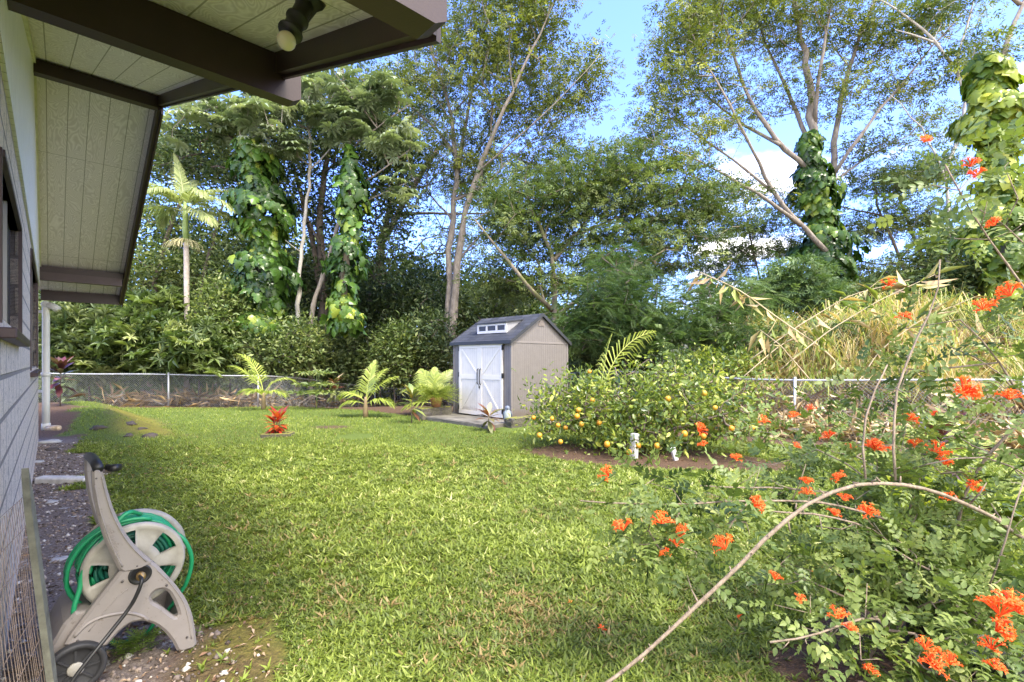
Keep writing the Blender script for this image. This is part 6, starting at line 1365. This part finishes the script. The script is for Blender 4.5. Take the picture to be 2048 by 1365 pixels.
tg = crown_targets(E); tg[:, 2] = np.maximum(tg[:, 2], gz(tg[:, 0], tg[:, 1]) + .06)
mb = MB(); grow(mb, L3, tg, k=.2, step=.12, rtip=.0016, arch=.12, sides=5, rmax=.006, jit=.14)
for pts, r0, r1 in L3:      # nodes, broken stubs and a few bare side twigs
    P_ = np.array(pts); seg = np.linalg.norm(np.diff(P_, axis=0), axis=1); cum = np.r_[0, np.cumsum(seg)]
    for u in np.arange(.06, cum[-1], .085):
        u += rng.normal() * .02; c_ = np.array([np.interp(u, cum, P_[:, i]) for i in range(3)]); r_ = r0 + (r1 - r0) * u / cum[-1]
        d_ = rdir(1, .6, 1)[0]; l_ = r_ * 1.2 + (.012 if rng.random() < .8 else .05 + .12 * rng.random())
        mb.tube([c_, c_ + d_ * l_ * .6, c_ + d_ * l_ + (0, 0, l_ * .15)], [r_ * .55, r_ * .4, r_ * .16 + .0006], 5)
mb.obj('stem', bark('honeysuckle_stem', (.15, .11, .075), (.36, .28, .20), None, 40), hs, True, off=HB_)
PIN9 = tmpl([q for i in range(4) for sg in (-1, 1) for q in [([tuple(np.array(v)) for v in kite(.52, .34 - .03 * i, .05, .1, sg * 1.0, (0, .15 + .22 * i, -.1 * i * i * .3))[0]], kite()[1])]] + [([tuple(v) for v in kite(.5, .36, .05, .12, 0, (0, .95, -.12))[0]], kite()[1])])
# rounder leaflets: replace the kites by six-sided folded ovals
def leaflet(a, o, L_, wd=.52, droop=.15):
    V = np.array([(0, 0, 0), (-wd * .42, .22, .05), (-wd * .5, .48, .055), (-wd * .26, .8, .0), (0, 1, -droop), (wd * .26, .8, .0), (wd * .5, .48, .055), (wd * .42, .22, .05), (0, .5, -.01)]) * L_
    c_, s_ = math.cos(a), math.sin(a); V = np.stack([V[:, 0] * c_ - V[:, 1] * s_, V[:, 0] * s_ + V[:, 1] * c_, V[:, 2]], 1) + np.array(o)
    return V, [(0, 8, 1), (1, 8, 2), (2, 8, 3), (3, 8, 4), (4, 8, 5), (5, 8, 6), (6, 8, 7), (7, 8, 0)]
CP = [leaflet(sg * (.95 + .1 * i), (.02 * sg, .14 + .31 * i + .04 * sg, -.06 * i * i), .43 - .03 * i, .56) for i in range(3) for sg in (-1, 1)] + [leaflet(.1, (0, 1.0, -.30), .46, .54)]
CP += [([(-.008, 0, 0), (.008, 0, 0), (.006, 1.02, -.30), (-.006, 1.02, -.30), (0, .5, -.07)], [(0, 1, 4), (4, 1, 2), (4, 2, 3), (0, 4, 3)])]
COMP = tmpl(CP)
per = 9; N = len(tg) * per; g_ = rng.normal(size=(N, 3)) * .062; pos = np.repeat(tg, per, 0) + g_
d = unit(g_) * .8 + rdir(N, .05, .5) * .6; nr = rdir(N, 1.4, 1); ct = np.repeat(rng.normal(size=len(tg)) * .18 + .5, per)
V, Fs, tt = scatter(COMP, pos, d, nr, .078 * (1 + .25 * rng.normal(size=N)).clip(.5, 1.5), ct + .14 * rng.normal(size=N))
mk('leaves', V - HB_, Fs, HON, hs, attrs={'tint': tt})
FLO = leafmat('orange_trumpet', [(0, (.60, .05, .012)), (.4, (.85, .10, .02)), (.75, (.95, .19, .035)), (.92, (.98, .34, .07)), (1, (.75, .45, .10))], .3, .45, .3)
def flower(seed, n=11):
    q = np.random.default_rng(seed); Vs = []; Fs = []; n0 = 0; T = []
    for i in range(n):
        a = q.random() * 6.28; e = q.uniform(.1, 1.3); d = np.array([math.cos(a) * math.cos(e), math.sin(a) * math.cos(e), math.sin(e)]); L_ = q.uniform(.042, .066)
        m_ = MB(); P_ = [np.zeros(3), d * L_ * .35 + (0, 0, .003), d * L_ * .75 + (0, 0, .004), d * L_ - (0, 0, .002)]; m_.tube(P_, [.0012, .002, .003, .0044], 6, cap=False)
        Vs.append(m_.V[0]); Fs += [tuple(v + n0 for v in f) for f in m_.F]; n0 += len(m_.V[0]); T += list(np.clip(q.normal(.45, .2) + np.linspace(0, .1, len(m_.V[0])), 0, 1))
        b = P_[-1]; s_ = unit(np.cross(d, [0, 0, 1.0])); u_ = np.cross(s_, d)
        for k in range(4):      # flared lobes
            an = k * 1.57 + .4; o_ = s_ * math.cos(an) + u_ * math.sin(an); w_ = np.cross(d, o_); Lb = .013
            Vs.append(np.array([b + o_ * .004 - w_ * .003, b + o_ * .004 + w_ * .003, b + o_ * .011 + d * .004 + w_ * .003, b + o_ * (.006 + Lb) - d * .001, b + o_ * .011 + d * .004 - w_ * .003])); Fs += [(n0, n0 + 1, n0 + 2), (n0, n0 + 2, n0 + 4), (n0 + 4, n0 + 2, n0 + 3)]; n0 += 5; T += [.7] * 5
        Vs.append(np.array([b + d * .0, b + s_ * .001, b + d * .016 + (0, 0, .004)])); Fs.append((n0, n0 + 1, n0 + 2)); n0 += 3; T += [.9] * 3
    for i in range(5):      # unopened buds, paler
        a = q.random() * 6.28; e = q.uniform(.3, 1.4); d = np.array([math.cos(a) * math.cos(e), math.sin(a) * math.cos(e), math.sin(e)]); m_ = MB(); m_.tube([np.zeros(3), d * .014, d * .026], [.001, .0016, .0022], 5)
        Vs.append(m_.V[0]); Fs += [tuple(v + n0 for v in f) for f in m_.F]; n0 += len(m_.V[0]); T += [1.0] * len(m_.V[0])
    return np.concatenate(Vs), Fs, T
fm = []
for s_ in range(4): V, Fs, T = flower(s_ + 2, 11 + 2 * s_); fm.append(mk('flower', V, Fs, FLO, hs, attrs={'tint': T}))
used = 0
FL = [(1218, 952, 2.15, 1), (1246, 1062, 2.1, 1.15), (1322, 1048, 2.1, 1.15), (1370, 1068, 2.1, .9), (1352, 1092, 2.1, .75), (1332, 1112, 2.1, .7), (1452, 1098, 2.05, 1.2), (1508, 1014, 2.1, 1.05), (1440, 1090, 2.1, .8), (1612, 968, 2.4, .8), (1615, 990, 2.4, .8), (1680, 958, 2.3, .8), (1688, 1002, 2.3, .8), (1668, 1032, 2.3, .8), (1735, 1028, 2.2, 1), (1750, 900, 2.6, 1.4), (1740, 892, 2.7, 1), (1830, 892, 2.6, .9), (1872, 905, 2.5, 1.25), (1658, 877, 2.8, 1), (1700, 900, 2.8, .8),
      (1525, 845, 3.2, 1), (1588, 835, 3.3, .9), (1620, 820, 3.3, .8), (1395, 862, 3.0, 1.2), (1408, 893, 2.9, .8), (1472, 920, 2.8, .8), (1815, 842, 2.7, 1.1), (1868, 832, 2.6, .6), (1924, 788, 2.1, 1.5), (1938, 790, 2.1, 1.2), (2018, 800, 2.2, 1.1), (1776, 573, 2.5, .9), (1806, 640, 2.4, .9), (1965, 620, 2.2, 1.1), (2022, 592, 2.0, 1.2), (1940, 335, 2.1, .9), (1955, 352, 2.1, .8), (1848, 285, 2.1, .6), (1990, 452, 2.1, .8),
      (1675, 1238, 1.9, 1.0), (1700, 1262, 1.9, .7), (1850, 1300, 1.8, .9), (1868, 1335, 1.75, 1), (1900, 1330, 1.75, .9), (2000, 1232, 1.7, 1.5), (2020, 1215, 1.7, 1.2), (1990, 1262, 1.7, 1.2), (1984, 1300, 1.7, .9), (1992, 1340, 1.7, .8), (2038, 1228, 1.75, 1.1), (1740, 1350, 1.9, .8), (1548, 1160, 2.2, .8), (1600, 1200, 2.1, .6), (1900, 1000, 2.4, .8), (1950, 970, 2.3, .7), (1955, 985, 2.3, .7), (1888, 930, 2.5, .9), (1590, 895, 3.0, .7)]
for i, (px, py, D, s_) in enumerate(FL):
    src = fm[i % 4]
    if i < 4: o = src
    else: o = src.copy(); C.objects.link(o); o.parent = hs
    o.location = at(px, py, D - .07) - HB_; o.scale = (s_ * .76,) * 3; o.rotation_euler = (rng.normal() * .4, rng.normal() * .4, rng.random() * 6.28)
# fallen blossoms
mb = MB(); V = []; 
Pc = np.concatenate([np.stack([2.0 + rng.normal(size=34) * .7, 2.5 + rng.normal(size=34) * .5], 1), np.array([gp(1205, 1270)[:2], gp(1215, 1272)[:2], gp(1540, 1150)[:2]])]); n = len(Pc)
V, Fs, tt = scatter(tmpl([kite(.35, 1, .2, .1), kite(.3, .7, .2, .1, .8), kite(.3, .6, .2, .1, -1.0)]), np.c_[Pc, gz(Pc[:, 0], Pc[:, 1]) + .03], rdir(n, .1, .2), rdir(n, 2, .6), .035 + .01 * rng.random(n), rng.random(n))
tag(mk('fallen_petals', V, Fs, FLO, attrs={'tint': tt}), 'fallen orange petals lying on the soil and grass under the honeysuckle', 'petals', kind='stuff')
# black nursery pot showing under the leaves
def pot(px, py, D, label, r=.17):
    c_ = at(px, py, D); z_ = g1(c_[0], c_[1]); mb = MB(); mb.lathe([(r * .8, 0), (r, .24), (r * 1.06, .245), (r * 1.06, .28), (r * .97, .282), (r * .93, .22), (.01, .2)], 28); o = mb.obj('nursery_pot', BLACKP, smooth=True, loc=(c_[0], c_[1], z_)); tag(o, label, 'plant pot')
pot(1880, 1190, 2.62, 'black plastic pot half hidden under the honeysuckle leaves'); pot(2030, 1330, 2.05, 'black plastic pot at the right edge below the big orange flower cluster', .2)
# strappy green plant at the right
b = at(2000, 960, 4.3); b[2] = g1(*b[:2]); n = 150; th = rng.random(n) * 6.28
V, Fs, tt = scatter(tmpl([kite(.05, 1, .02, .5, mid=.4)]), np.tile(b, (n, 1)) + rng.normal(size=(n, 3)) * (.1, .1, 0), np.c_[np.cos(th), np.sin(th), .5 + 1.5 * rng.random(n)], np.tile([0, 0, 1.], (n, 1)), .5 + .35 * rng.random(n), .6 + .2 * rng.normal(size=n))
tag(mk('strappy_plant', V - b, Fs, PALMG, loc=b, attrs={'tint': tt}), 'clump of bright strap shaped leaves behind the orange flowered shrub at the right', 'plant')
